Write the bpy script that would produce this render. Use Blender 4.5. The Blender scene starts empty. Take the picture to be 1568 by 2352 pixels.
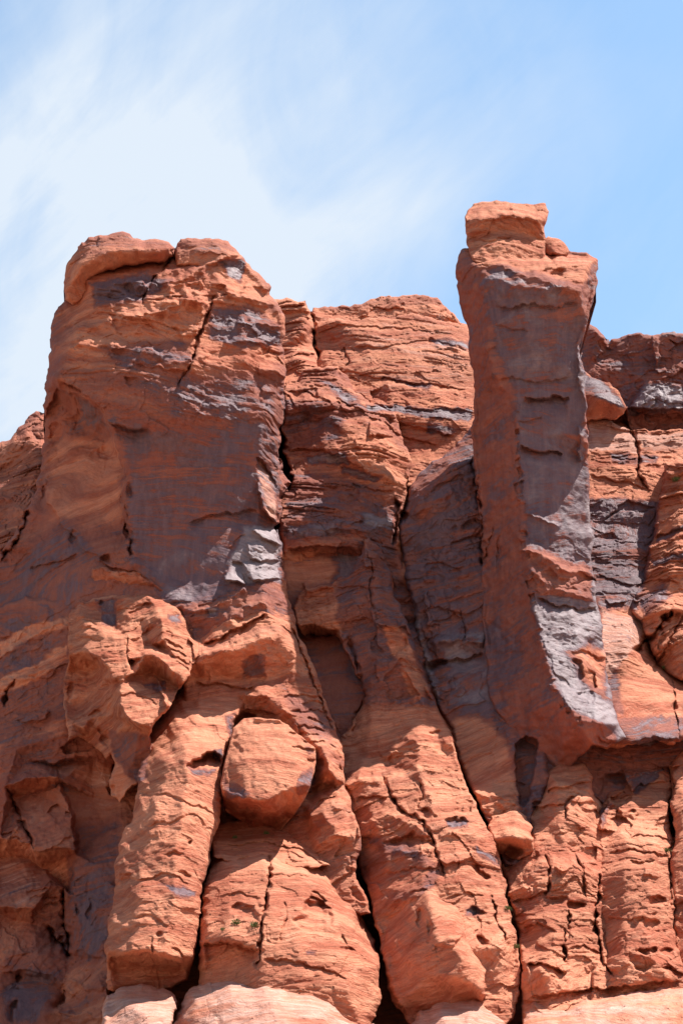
import bpy, math, random
import numpy as np
from mathutils import Vector
from mathutils.geometry import delaunay_2d_cdt

# ------------------------------------------------------------------ camera, sky, sun
sc = bpy.context.scene
PITCH = math.radians(28.0)
FPX = 3847.0                      # focal length in units of a 1568 x 2352 frame
CAMZ = 1.7
cam_d = bpy.data.cameras.new("camera")
cam = bpy.data.objects.new("camera", cam_d)
sc.collection.objects.link(cam)
cam.location = (0, 0, CAMZ)
cam.rotation_euler = (math.radians(90) + PITCH, 0, 0)
cam_d.sensor_fit = 'VERTICAL'
cam_d.sensor_height = 36.0
cam_d.lens = 36.0 * FPX / 2352.0
cam_d.clip_end = 20000
sc.camera = cam
sc.view_settings.view_transform = 'Standard'
sc.view_settings.look = 'None'
sc.view_settings.gamma = 1.0
sc.view_settings.exposure = 0.86

SUN = Vector((0.42, 0.015, 0.90)).normalized()
sun_d = bpy.data.lights.new("sun", 'SUN')
sun_d.energy = 5.0
sun_d.angle = math.radians(0.5)
sun_d.color = (1.0, 0.95, 0.89)
sun = bpy.data.objects.new("sun", sun_d)
sc.collection.objects.link(sun)
sun.rotation_euler = SUN.to_track_quat('Z', 'Y').to_euler()
sun.location = (60, 150, 260)

world = bpy.data.worlds.new("World")
sc.world = world
world.use_nodes = True
wt = world.node_tree
wt.nodes.clear()
def wn(t, **k):
    n = wt.nodes.new(t)
    for a, b in k.items(): setattr(n, a, b)
    return n
sky = wn('ShaderNodeTexSky', sky_type='NISHITA', sun_disc=False)
sky.sun_elevation = math.asin(SUN.z)
sky.sun_rotation = math.atan2(SUN.x, SUN.y)
sky.altitude = 1500
sky.air_density = 1.0
sky.dust_density = 0.6
sky.ozone_density = 1.0
tc = wn('ShaderNodeTexCoord')
def wmath(op, a, b=None, c=None, clamp=False):
    n = wn('ShaderNodeMath', operation=op); n.use_clamp = clamp
    for i, v in enumerate((a, b, c)):
        if v is None: continue
        if isinstance(v, (int, float)): n.inputs[i].default_value = v
        else: wt.links.new(v, n.inputs[i])
    return n.outputs[0]
def blob(d, lo, hi):
    # soft patch of cirrus round a compass direction
    d = Vector(d).normalized()
    vd = wn('ShaderNodeVectorMath', operation='DOT_PRODUCT')
    wt.links.new(tc.outputs['Generated'], vd.inputs[0]); vd.inputs[1].default_value = d
    mr = wn('ShaderNodeMapRange', interpolation_type='SMOOTHSTEP')
    mr.inputs['From Min'].default_value = math.cos(math.radians(lo)); mr.inputs['From Max'].default_value = math.cos(math.radians(hi))
    wt.links.new(vd.outputs['Value'], mr.inputs['Value'])
    return mr.outputs[0]
def skydir(u, v):
    a, b = u - 784, 1176 - v
    return (a, FPX * math.cos(PITCH) - b * math.sin(PITCH), FPX * math.sin(PITCH) + b * math.cos(PITCH))
def wnoise(rot, scl, freq, det, rough, dist):
    m_ = wn('ShaderNodeMapping', vector_type='TEXTURE'); m_.inputs['Rotation'].default_value = [math.radians(q) for q in rot]; m_.inputs['Scale'].default_value = [1.0 / q for q in scl]
    n_ = wn('ShaderNodeTexNoise')
    wt.links.new(tc.outputs['Generated'], m_.inputs['Vector']); wt.links.new(m_.outputs[0], n_.inputs['Vector'])
    for k_, v_ in (('Scale', freq), ('Detail', det), ('Roughness', rough), ('Distortion', dist)): n_.inputs[k_].default_value = v_
    return n_.outputs['Fac']
s_ = None
for (bu, bv, lo, hi, w_) in ((560, 300, 10, 0.5, 0.36), (60, 900, 12, 1, 0.70), (620, 600, 8, 0.5, 0.26), (300, 700, 9, 0.5, 0.30), (420, 60, 7, 0.5, 0.15), (1050, 260, 6, 0.5, 0.22), (100, 400, 8, 0.5, 0.20)):
    bl = wmath('MULTIPLY', blob(skydir(bu, bv), lo, hi), w_)
    s_ = bl if s_ is None else wmath('ADD', s_, bl)
n1 = wnoise((0, 42, 0), (9.0, 3.0, 2.0), 1.5, 9, 0.60, 0.8)      # long fibres
n2 = wnoise((0, 15, 0), (6.0, 4.0, 3.0), 2.0, 8, 0.55, 1.2)      # mottling
n3 = wnoise((0, 58, 0), (24.0, 5.0, 3.0), 1.8, 8, 0.62, 0.5)     # fine threads
nn = wmath('MULTIPLY_ADD', n1, 1.5, -0.75)
nn = wmath('MULTIPLY_ADD', wmath('SUBTRACT', n2, 0.5), 1.3, nn)
nn = wmath('MULTIPLY_ADD', wmath('SUBTRACT', n3, 0.5), 0.6, nn)
nn = wmath('MULTIPLY', nn, wmath('MULTIPLY_ADD', s_, 0.85, 0.24))
cm = wmath('ADD', s_, nn, clamp=True)
cm = wmath('MULTIPLY_ADD', cm, 0.88, 0.06, clamp=True)
mix = wn('ShaderNodeMix', data_type='RGBA')
wt.links.new(cm, mix.inputs['Factor'])
hs = wn('ShaderNodeHueSaturation')
hs.inputs['Saturation'].default_value = 0.94
wt.links.new(sky.outputs[0], hs.inputs['Color'])
veil = blob(skydir(900, 500), 50, 18)
wt.links.new(wmath('MULTIPLY_ADD', veil, 1.15, 1.0), hs.inputs['Value'])
tint = wn('ShaderNodeMix', data_type='RGBA', blend_type='MULTIPLY'); tint.inputs['Factor'].default_value = 1.0
tint.inputs['B'].default_value = (0.93, 1.05, 0.97, 1)
wt.links.new(hs.outputs[0], tint.inputs['A']); wt.links.new(tint.outputs['Result'], mix.inputs['A'])
mix.inputs['B'].default_value = (5.5, 6.1, 6.8, 1)
bg = wn('ShaderNodeBackground')
bg.inputs['Strength'].default_value = 0.08
wo = wn('ShaderNodeOutputWorld')
wt.links.new(mix.outputs['Result'], bg.inputs['Color'])
wt.links.new(bg.outputs[0], wo.inputs['Surface'])

# ------------------------------------------------------------------ numpy noise
_rs = np.random.RandomState(7)
_perm = _rs.permutation(1024).astype(np.int64)
_ang = _rs.rand(1024) * 2 * np.pi
_gx, _gy = np.cos(_ang), np.sin(_ang)
_rnd = _rs.rand(1024)
_rnd2 = _rs.rand(1024)
_rnd3 = _rs.rand(1024)
def _h(i, j, s=0):
    return _perm[(_perm[(i + 37 * s) & 1023] + j + 101 * s) & 1023]
def perlin(x, y, s=0):
    i = np.floor(x).astype(np.int64); j = np.floor(y).astype(np.int64)
    fx = x - i; fy = y - j
    u = fx * fx * fx * (fx * (fx * 6 - 15) + 10); v = fy * fy * fy * (fy * (fy * 6 - 15) + 10)
    def g(a, b):
        h = _h(i + a, j + b, s)
        return _gx[h] * (fx - a) + _gy[h] * (fy - b)
    n0 = g(0, 0) * (1 - u) + g(1, 0) * u
    n1 = g(0, 1) * (1 - u) + g(1, 1) * u
    return (n0 * (1 - v) + n1 * v) * 1.5
def fbm(x, y, o=4, s=0, r=0.5):
    t = np.zeros_like(x); a = 1.0; f = 1.0
    for k in range(o):
        t += a * perlin(x * f, y * f, s + k); a *= r; f *= 2.03
    return t
def facets(x, y, s=0):
    """angular cells: each has its own offset and tilt; returns height and distance to the cell border"""
    i = np.floor(x).astype(np.int64); j = np.floor(y).astype(np.int64)
    d1 = np.full(x.shape, 9.0); d2 = np.full(x.shape, 9.0); h = np.zeros_like(x)
    for a in (-1, 0, 1):
        for b in (-1, 0, 1):
            q = _h(i + a, j + b, s)
            px = i + a + 0.1 + 0.8 * _rnd[q]; py = j + b + 0.1 + 0.8 * _rnd2[q]
            dx = x - px; dy = y - py
            d = dx * dx + dy * dy
            val = (_rnd3[q] - 0.5) + dx * (_gx[q]) * 0.9 + dy * (_gy[q]) * 0.9
            m = d < d1
            d2 = np.where(m, d1, np.minimum(d2, d))
            h = np.where(m, val, h); d1 = np.where(m, d, d1)
    return h, np.sqrt(d2) - np.sqrt(d1)
def chips(x, y, s=0):
    """continuous faceted relief: linear interpolation over a jumbled triangular lattice"""
    x = x + 0.35 * perlin(x * 0.9, y * 0.9, s + 201); y = y + 0.35 * perlin(x * 0.9, y * 0.9, s + 202)
    F = 0.3660254; k = (x + y) * F; xs = x + k; ys = y + k
    i = np.floor(xs).astype(np.int64); j = np.floor(ys).astype(np.int64)
    a = xs - i; b = ys - j
    up = a > b
    v0 = _rnd[_h(i, j, s)]; v3 = _rnd[_h(i + 1, j + 1, s)]
    v1 = np.where(up, _rnd[_h(i + 1, j, s)], _rnd[_h(i, j + 1, s)])
    hi = np.where(up, a, b); lo = np.where(up, b, a)
    return v0 * (1 - hi) + v1 * (hi - lo) + v3 * lo - 0.5
# bedding: rounded beds of uneven thickness with recessed joints between them
_N = 4096
_bt = _rs.rand(_N) ** 1.6 * 1.9 + 0.35
_be = np.concatenate(([0], np.cumsum(_bt)))
_bh = _rs.rand(_N)
def beds(b, scale=1.0):
    q = b / scale + 600.0
    k = np.clip(np.searchsorted(_be, q) - 1, 1, _N - 2)
    t = (q - _be[k]) / _bt[k]
    edge = np.minimum(t, 1 - t) * _bt[k]
    # each bed's upper shoulder slopes back, its foot is undercut
    prof = _bh[k] * 0.8 + 0.55 * (1 - np.abs(2 * t - 0.8) ** 2) - 0.65 * np.exp(-(edge / 0.10) ** 2)
    return prof * scale

CA, SA = math.cos(PITCH), math.sin(PITCH)
def ray(u, v):
    a = (u - 784.0) / FPX; b = (1176.0 - v) / FPX
    return a, CA - b * SA, SA + b * CA
def pos(u, v, Y):
    a, y, z = ray(u, v)
    k = Y / y
    return a * k, Y, z * k + CAMZ
def at(u, v, Y):
    return Vector([float(c) for c in pos(float(u), float(v), float(Y))])

def warp(u, v, amp=1.0):
    wx = 7.0 * perlin(u / 70, v / 70, 11) + 4.5 * perlin(u / 27, v / 27, 12) + 3.0 * perlin(u / 11, v / 11, 13)
    wy = 7.0 * perlin(u / 70, v / 70, 21) + 4.5 * perlin(u / 27, v / 27, 22) + 3.0 * perlin(u / 11, v / 11, 23)
    return wx * amp, wy * amp

def polydist(pu, pv, P, closed):
    """distance, nearest point, side and arc fraction to a polyline"""
    n = len(P); best = np.full(pu.shape, 1e18); nu = np.zeros_like(pu); nv = np.zeros_like(pu)
    side = np.zeros_like(pu); arc = np.zeros_like(pu)
    L = [0.0]
    m = n if closed else n - 1
    for i in range(m):
        a, b = P[i], P[(i + 1) % n]
        L.append(L[-1] + math.hypot(b[0] - a[0], b[1] - a[1]))
    for i in range(m):
        ax, ay = P[i][0], P[i][1]; bx, by = P[(i + 1) % n][0], P[(i + 1) % n][1]
        ex, ey = bx - ax, by - ay; l2 = ex * ex + ey * ey + 1e-9
        t = np.clip(((pu - ax) * ex + (pv - ay) * ey) / l2, 0, 1)
        qx = ax + t * ex; qy = ay + t * ey
        d = (pu - qx) ** 2 + (pv - qy) ** 2
        k = d < best
        best = np.where(k, d, best); nu = np.where(k, qx, nu); nv = np.where(k, qy, nv)
        side = np.where(k, np.sign(ex * (pv - ay) - ey * (pu - ax)), side)
        arc = np.where(k, (L[i] + t * (L[i + 1] - L[i])) / (L[-1] + 1e-9), arc)
    return np.sqrt(best), nu, nv, side, arc
def inside(pu, pv, P):
    r = np.zeros(pu.shape, bool); n = len(P)
    for i in range(n):
        x1, y1 = P[i]; x2, y2 = P[(i + 1) % n]
        if y1 == y2: continue
        c = ((y1 > pv) != (y2 > pv)) & (pu < (x2 - x1) * (pv - y1) / (y2 - y1) + x1)
        r ^= c
    return r
def densify(P, step=5.0, jit=1.0):
    Q = []
    n = len(P)
    for i in range(n):
        a, b = P[i], P[(i + 1) % n]
        k = max(1, int(math.hypot(b[0] - a[0], b[1] - a[1]) / step))
        for j in range(k):
            Q.append((a[0] + (b[0] - a[0]) * j / k, a[1] + (b[1] - a[1]) * j / k))
    q = np.array(Q, float)
    wx, wy = warp(q[:, 0], q[:, 1], jit)
    q[:, 0] += wx; q[:, 1] += wy
    return q
def smooth(x, a, b):
    t = np.clip((x - a) / (b - a), 0, 1)
    return t * t * (3 - 2 * t)

def surface(u, v, ctrl):
    """piecewise planar depth through control points / crease lines [(u,v,Y), ...] lists"""
    pts, Y, edges = [], [], []
    for c in ctrl:
        if isinstance(c, tuple): c = [c]
        for k, p in enumerate(c):
            if k: edges.append((len(pts) - 1, len(pts)))
            pts.append((p[0], p[1])); Y.append(p[2])
    A = np.array([(p[0], p[1], 1) for p in pts], float)
    co = np.linalg.lstsq(A, np.array(Y, float), rcond=None)[0]
    u0, u1, v0, v1 = u.min() - 60, u.max() + 60, v.min() - 60, v.max() + 60
    for p in ((u0, v0), (u1, v0), (u1, v1), (u0, v1), ((u0 + u1) / 2, v0), (u1, (v0 + v1) / 2), ((u0 + u1) / 2, v1), (u0, (v0 + v1) / 2)):
        # nearest control point's depth blended with the fitted plane
        d = np.hypot(A[:, 0] - p[0], A[:, 1] - p[1]); k = int(d.argmin())
        pl = co[0] * p[0] + co[1] * p[1] + co[2]
        pts.append(p); Y.append(0.5 * Y[k] + 0.5 * pl)
    vs, es, fs, ov, oe, of = delaunay_2d_cdt([Vector(p) for p in pts], edges, [], 0, 1e-4)
    yy = []
    for k, vv in enumerate(vs):
        if ov[k]: yy.append(Y[ov[k][0]])
        else: yy.append(co[0] * vv[0] + co[1] * vv[1] + co[2])
    out = np.full(u.shape, float(np.mean(Y)))
    for f in fs:
        for t in range(1, len(f) - 1):
            i, j, k = f[0], f[t], f[t + 1]
            ax, ay = vs[i]; bx, by = vs[j]; cx, cy = vs[k]
            den = (by - cy) * (ax - cx) + (cx - bx) * (ay - cy)
            if abs(den) < 1e-6: continue
            m = (u >= min(ax, bx, cx) - 1) & (u <= max(ax, bx, cx) + 1) & (v >= min(ay, by, cy) - 1) & (v <= max(ay, by, cy) + 1)
            if not m.any(): continue
            uu, ww = u[m], v[m]
            l1 = ((by - cy) * (uu - cx) + (cx - bx) * (ww - cy)) / den
            l2 = ((cy - ay) * (uu - cx) + (ax - cx) * (ww - cy)) / den
            l3 = 1 - l1 - l2
            ok = (l1 > -1e-3) & (l2 > -1e-3) & (l3 > -1e-3)
            val = l1 * yy[i] + l2 * yy[j] + l3 * yy[k]
            w = out[m]; w[ok] = val[ok]; out[m] = w
    return out
def blur(a, n):
    for _ in range(2):
        for ax in (0, 1):
            if n < 1: continue
            p = np.pad(a, [(n, n) if k == ax else (0, 0) for k in (0, 1)], mode='edge')
            c = np.cumsum(p, axis=ax)
            z = np.zeros_like(np.take(c, [0], axis=ax)); c = np.concatenate((z, c), axis=ax)
            L = a.shape[ax]
            a = (np.take(c, range(2 * n + 1, 2 * n + 1 + L), axis=ax) - np.take(c, range(0, L), axis=ax)) / (2 * n + 1)
    return a

# ------------------------------------------------------------------ materials
def new_mat(name):
    m = bpy.data.materials.new(name); m.use_nodes = True
    m.node_tree.nodes.clear()
    return m
class NT:
    def __init__(s, m): s.t = m.node_tree
    def n(s, ty, ins=None, **k):
        n = s.t.nodes.new(ty)
        for a, b in k.items(): setattr(n, a, b)
        for a, b in (ins or {}).items():
            if isinstance(b, bpy.types.NodeSocket): s.t.links.new(b, n.inputs[a])
            else: n.inputs[a].default_value = b
        return n
    def math(s, op, a, b=0.0, c=0.0, clamp=False):
        n = s.n('ShaderNodeMath', {0: a, 1: b, 2: c}, operation=op); n.use_clamp = clamp
        return n.outputs[0]
    def ramp(s, f, lo, hi):
        return s.n('ShaderNodeMapRange', {'Value': f, 'From Min': lo, 'From Max': hi}, interpolation_type='SMOOTHSTEP').outputs[0]
    def mix(s, f, a, b, blend='MIX'):
        return s.n('ShaderNodeMix', {'Factor': f, 'A': a, 'B': b}, data_type='RGBA', blend_type=blend).outputs['Result']
    def noise(s, vec, scale, detail=4, rough=0.55, dist=0.0):
        return s.n('ShaderNodeTexNoise', {'Vector': vec, 'Scale': scale, 'Detail': detail, 'Roughness': rough, 'Distortion': dist}).outputs['Fac']
def rock_material(name):
    m = new_mat(name); t = NT(m)
    geo = t.n('ShaderNodeNewGeometry').outputs['Position']
    sep = t.n('ShaderNodeSeparateXYZ', {0: geo})
    att = lambda a: t.n('ShaderNodeAttribute', attribute_name=a).outputs['Fac']
    varn, pale, tilt, lam = att('varnish'), att('pale'), att('tilt'), att('lamina')
    # bedding coordinate: height minus tilt * x, bent by slow noise
    slow = t.noise(geo, 0.06, 3)
    bz = t.math('SUBTRACT', sep.outputs['Z'], t.math('MULTIPLY', tilt, sep.outputs['X']))
    bz = t.math('MULTIPLY_ADD', slow, 4.0, bz)
    bed = t.n('ShaderNodeCombineXYZ', {0: t.math('MULTIPLY', sep.outputs['X'], 0.10), 1: t.math('MULTIPLY', sep.outputs['Y'], 0.10), 2: bz}).outputs[0]
    streakv = t.n('ShaderNodeCombineXYZ', {0: sep.outputs['X'], 1: sep.outputs['Y'], 2: t.math('MULTIPLY', sep.outputs['Z'], 0.05)}).outputs[0]
    big = t.noise(bed, 0.55, 5, 0.6)
    fine = t.noise(bed, 3.2, 6, 0.7)
    patch = t.noise(geo, 0.28, 6, 0.62, 0.3)
    grain = t.noise(geo, 5.0, 6, 0.75)
    streak = t.noise(streakv, 1.6, 8, 0.72)
    ca = t.mix(t.ramp(big, 0.38, 0.60), (0.43, 0.128, 0.074, 1), (0.66, 0.258, 0.152, 1))
    ca = t.mix(t.math('MULTIPLY', t.ramp(patch, 0.5, 0.78), 0.6), ca, (0.72, 0.31, 0.18, 1))
    ca = t.mix(t.math('MULTIPLY', t.ramp(fine, 0.46, 0.66), 0.34), ca, (0.78, 0.40, 0.26, 1))
    ca = t.mix(t.math('MULTIPLY', t.ramp(streak, 0.58, 0.8), 0.22), ca, (0.24, 0.075, 0.045, 1))
    pat_shade = t.ramp(t.math('MULTIPLY_ADD', t.math('SUBTRACT', t.noise(bed, 0.4, 5, 0.65), 0.5), 0.9, varn), 0.02, 0.42)  # patina: a real coat that also paints shaded faces darker
    cpat_shade = t.mix(t.ramp(streak, 0.3, 0.7), (0.215, 0.082, 0.074, 1), (0.32, 0.116, 0.088, 1))
    ca = t.mix(t.math('MULTIPLY', pat_shade, 0.85), ca, cpat_shade)
    ca = t.mix(t.math('MULTIPLY', t.ramp(t.noise(bed, 4.6, 4, 0.6), 0.56, 0.36), 0.26), ca, (0.33, 0.088, 0.045, 1))
    # bleached rock
    cp = t.mix(t.ramp(fine, 0.35, 0.7), (0.52, 0.235, 0.165, 1), (0.66, 0.40, 0.32, 1))
    pf = t.ramp(t.math('ADD', pale, t.math('MULTIPLY_ADD', t.noise(bed, 0.9, 5, 0.6), 1.1, -0.55)), 0.38, 0.68)
    ca = t.mix(pf, ca, cp)
    # desert varnish: broken along the beds and in vertical streaks
    vn = t.math('MULTIPLY_ADD', t.noise(bed, 0.75, 6, 0.65), 1.7, -0.85)
    vn = t.math('MULTIPLY_ADD', t.math('SUBTRACT', patch, 0.5), 1.3, vn)
    vn = t.math('MULTIPLY_ADD', t.math('SUBTRACT', streak, 0.5), 0.65, vn)
    vn = t.math('MULTIPLY_ADD', t.math('SUBTRACT', fine, 0.5), 0.9, vn)
    vf = t.ramp(t.math('ADD', varn, vn), 0.42, 0.76)
    cv = t.mix(t.ramp(streak, 0.35, 0.7), (0.108, 0.078, 0.102, 1), (0.180, 0.108, 0.122, 1))
    cv = t.mix(t.math('MULTIPLY', t.ramp(fine, 0.5, 0.75), 0.3), cv, (0.30, 0.13, 0.10, 1))
    sheen = t.ramp(t.math('MULTIPLY_ADD', t.math('SUBTRACT', patch, 0.5), 0.8, varn), 0.74, 1.12)  # silver sheen of sunlit varnish, put into the base colour
    cv = t.mix(t.math('MULTIPLY', sheen, t.math('MULTIPLY_ADD', t.ramp(fine, 0.35, 0.65), 0.4, 0.6)), cv, (0.33, 0.275, 0.285, 1))
    vff = t.math('MULTIPLY', vf, 0.88)
    col = t.mix(vff, ca, cv)
    g2 = t.math('MULTIPLY_ADD', grain, 0.5, 0.75)
    col = t.mix(1.0, col, t.n('ShaderNodeCombineColor', {0: g2, 1: g2, 2: g2}).outputs[0], 'MULTIPLY')
    rough = t.math('MULTIPLY_ADD', vf, -0.28, 0.92)
    # bump: laminae plus grain
    l1 = t.noise(bed, 5.5, 4, 0.6)
    gro = t.ramp(t.math('ABSOLUTE', t.math('SUBTRACT', l1, 0.5)), 0.0, 0.035)
    gro2 = t.ramp(t.math('ABSOLUTE', t.math('SUBTRACT', t.noise(bed, 1.6, 5, 0.65), 0.52)), 0.0, 0.025)
    h = t.math('MULTIPLY', t.ramp(l1, 0.42, 0.56), t.math('MULTIPLY_ADD', lam, 0.20, 0.02))
    h = t.math('MULTIPLY_ADD', t.math('MULTIPLY', gro, lam), 0.05, h)
    h = t.math('MULTIPLY_ADD', t.math('MULTIPLY', gro2, lam), 0.07, h)
    h = t.math('MULTIPLY_ADD', t.noise(geo, 7.0, 6, 0.75), 0.10, h)
    h = t.math('MULTIPLY_ADD', t.math('MULTIPLY', fine, lam), 0.22, h)
    h = t.math('MULTIPLY_ADD', t.noise(geo, 1.7, 8, 0.62), 0.28, h)
    wob = t.n('ShaderNodeVectorMath', {0: geo, 1: t.n('ShaderNodeTexNoise', {'Vector': geo, 'Scale': 0.8, 'Detail': 3}).outputs['Color']}, operation='ADD').outputs[0]
    squash = t.n('ShaderNodeVectorMath', {0: wob, 1: (0.8, 0.8, 1.5)}, operation='MULTIPLY').outputs[0]
    vor = t.n('ShaderNodeTexVoronoi', {'Vector': squash, 'Scale': 1.15}, feature='F1').outputs['Distance']
    h = t.math('MULTIPLY_ADD', vor, 0.20, h)
    h = t.math('MULTIPLY_ADD', grain, 0.14, h)
    h = t.math('MULTIPLY', h, t.math('MULTIPLY_ADD', vf, -0.35, 1.0))
    bp = t.n('ShaderNodeBump', {'Height': h, 'Strength': 0.75, 'Distance': 0.6})
    pb = t.n('ShaderNodeBsdfPrincipled', {'Base Color': col, 'Roughness': rough, 'Normal': bp.outputs[0]})
    pb.inputs['Specular IOR Level'].default_value = 0.5
    t.t.links.new(t.math('MULTIPLY_ADD', vf, 0.15, 0.15), pb.inputs['Specular IOR Level'])
    o = t.n('ShaderNodeOutputMaterial', {'Surface': pb.outputs[0]})
    return m
ROCK = rock_material("sandstone")

# ------------------------------------------------------------------ surface details, in order of position on the cliff
FE = []      # relief features
VA = []      # varnish / bleaching patches, some painting shade
def nose(P, s=0.8, up=14, dn=10): FE.append(('nose', P, s, up, dn))
def over(P, s=1.0, L=25): FE.append(('over', P, s, L))
def crack(P, w=3.0, d=1.5): FE.append(('crack', P, w, d))
def niche(u, v, ru, rv, d, rot=0): FE.append(('niche', u, v, ru, rv, d, math.radians(rot)))
def slab(P, d, gu=0.0, gv=0.0, soft=2.5): FE.append(('slab', P, d, gu, gv, soft))
def varn(P, a=1.0, soft=14): VA.append(('varnish', P, a, soft))
def pale(P, a=1.0, soft=14): VA.append(('pale', P, a, soft))
CALM = []
def calm(P, f=0.2, soft=18): CALM.append((P, f, soft))
# smooth faces
calm([(265, 985), (600, 975), (600, 1180), (585, 1260), (560, 1345), (440, 1385), (340, 1320), (290, 1260), (285, 1120)], 0.22)
calm([(140, 960), (235, 985), (285, 1110), (285, 1240), (200, 1290), (70, 1290), (110, 1080)], 0.35)
calm([(1060, 690), (1110, 640), (1345, 680), (1345, 1060), (1355, 1240), (1200, 1230), (1260, 1560), (1350, 1720), (1240, 1790), (1130, 1600), (1090, 1000)], 0.22)
calm([(1380, 1560), (1500, 1560), (1568, 1620), (1568, 1690), (1400, 1690)], 0.4)
calm([(690, 1455), (840, 1455), (840, 1640), (780, 1650)], 0.3)
calm([(1000, 1430), (1200, 1480), (1250, 1700), (1060, 1700)], 0.5)
calm([(810, 1640), (1040, 1640), (1060, 1740), (960, 1700), (880, 1740), (800, 1740)], 0.45)
calm([(170, 1760), (300, 1700), (300, 1900), (240, 2050), (170, 2000)], 0.3)
calm([(370, 1600), (550, 1590), (500, 1780), (330, 1790)], 0.55)
calm([(0, 1300), (200, 1290), (200, 1400), (60, 1450), (0, 1450)], 0.5)
calm([(1060, 1690), (1180, 1690), (1180, 1800), (1080, 1800)], 0.4)

# butte
nose([(265, 734), (300, 724), (340, 719), (380, 712), (430, 690), (488, 694)], 2.29, 14, 16)
nose([(160, 763), (210, 744), (270, 730)], 1.35, 12, 14)
nose([(350, 650), (420, 643), (470, 613), (500, 594), (552, 590)], 2.03, 12, 14)
nose([(490, 688), (520, 672), (560, 680), (630, 702)], 1.62, 12, 12)
nose([(540, 748), (600, 742), (650, 754)], 1.35, 8, 10)
nose([(560, 655), (600, 655), (625, 668)], 1.22, 10, 10)
nose([(205, 668), (290, 652), (345, 652)], 1.22, 12, 14)
nose([(210, 712), (260, 694), (330, 690), (400, 680), (480, 676)], 1.35, 10, 12)
nose([(370, 834), (420, 829), (485, 818)], 1.08, 9, 12)
nose([(415, 770), (450, 764), (455, 775)], 1.08, 8, 8)
nose([(510, 790), (560, 781), (640, 780)], 1.08, 8, 12)
nose([(595, 850), (630, 852), (656, 866)], 1.22, 9, 10)
nose([(596, 892), (630, 900), (654, 922)], 1.22, 9, 10)
nose([(130, 800), (200, 790), (280, 800), (360, 790)], 0.94, 12, 14)
over([(300, 830), (350, 842), (430, 850)], 0.6, 14)
crack([(495, 673), (485, 708), (470, 748), (452, 783), (445, 828), (425, 868), (410, 890)], 3.5, 2.0)
crack([(407, 560), (402, 593), (370, 623), (350, 643), (330, 678), (325, 698)], 3.5, 1.8)
over([(140, 868), (160, 883), (190, 898), (220, 928), (245, 963), (275, 975), (300, 987), (352, 992)], 3.0, 34)
nose([(360, 883), (430, 918), (500, 932), (600, 950)], 0.45, 6, 10)
nose([(410, 905), (450, 944), (530, 966)], 0.4, 5, 9)
niche(190, 978, 42, 26, 1.4, -10)
niche(235, 1040, 30, 18, 1.2, -25)
niche(130, 1000, 22, 30, 1.2)
crack([(285, 1135), (293, 1180), (286, 1215), (300, 1238), (296, 1280)], 4, 1.8)
niche(290, 1222, 12, 12, 1.8)
over([(268, 1098), (285, 1180), (280, 1240)], 0.5, 20)
over([(430, 1208), (470, 1182), (540, 1176), (598, 1170)], 1.1, 16)
over([(525, 1265), (532, 1240), (562, 1222)], 0.5, 10)
crack([(0, 1290), (25, 1250), (50, 1210), (68, 1172)], 4.5, 3)
over([(65, 1307), (110, 1296), (178, 1268)], 0.9, 16)
niche(165, 1235, 8, 24, 1.5, 10)
niche(242, 1285, 16, 14, 2.6)
niche(105, 1130, 8, 26, 1.4, 25)
over([(215, 1292), (270, 1306), (350, 1331)], 1.2, 14)
slab([(595, 1052), (606, 1055), (632, 1112), (630, 1128), (636, 1150), (636, 1202), (615, 1182), (598, 1150), (592, 1100)], -0.6, 0.035, -0.045, 2)
slab([(580, 1216), (612, 1206), (642, 1226), (640, 1250), (604, 1240)], -0.8, 0.03, -0.045, 3)
slab([(566, 1248), (604, 1240), (641, 1252), (643, 1284), (600, 1290), (572, 1272)], -0.55, 0.02, -0.03, 3)
slab([(560, 1290), (600, 1292), (645, 1288), (650, 1330), (575, 1335)], -0.6, 0.02, -0.03, 3)
over([(566, 1262), (600, 1268), (640, 1262)], 0.35, 5)
over([(575, 1306), (610, 1302), (640, 1310)], 0.35, 5)
slab([(512, 1335), (540, 1290), (562, 1290), (560, 1345)], -0.6, 0.03, -0.06, 2)
slab([(640, 1058), (656, 1068), (677, 1098), (668, 1126), (652, 1106)], 9.0, 0, 0, 2)
crack([(655, 1000), (645, 1030), (640, 1058), (648, 1085)], 6, 5)
crack([(655, 900), (652, 960), (644, 1010)], 4, 3)

# under the butte, arch and boulder
nose([(425, 1402), (475, 1396), (525, 1382), (568, 1345)], 1.5, 14, 14)
over([(462, 1474), (505, 1467), (530, 1450), (575, 1427), (618, 1411)], 2.6, 18)
nose([(445, 1527), (500, 1507), (575, 1478), (640, 1462)], 1.2, 18, 26)
nose([(520, 1440), (560, 1395), (600, 1385), (635, 1400)], 1.4, 12, 12)
over([(440, 1566), (500, 1568), (590, 1578)], 1.6, 14)
slab([(360, 1553), (366, 1556), (390, 1618), (380, 1620)], -1.8, 0.06, -0.03, 1.5)
niche(562, 1650, 30, 13, 5.0, -18)
over([(540, 1642), (570, 1628), (600, 1625), (640, 1636)], 2.0, 10)
niche(598, 1602, 8, 7, 1.2)
nose([(560, 1600), (600, 1592), (640, 1608), (665, 1650)], 1.2, 10, 14)
nose([(690, 1690), (730, 1720), (760, 1765), (790, 1800)], 1.2, 14, 14)
over([(690, 1830), (720, 1800), (770, 1790)], 1.4, 20)
nose([(700, 1880), (760, 1850), (800, 1860)], 1.0, 12, 14)
nose([(715, 1940), (760, 1920), (820, 1925)], 1.0, 12, 14)
crack([(668, 1440), (700, 1510), (730, 1590), (765, 1680)], 3, 1.6)
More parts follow.
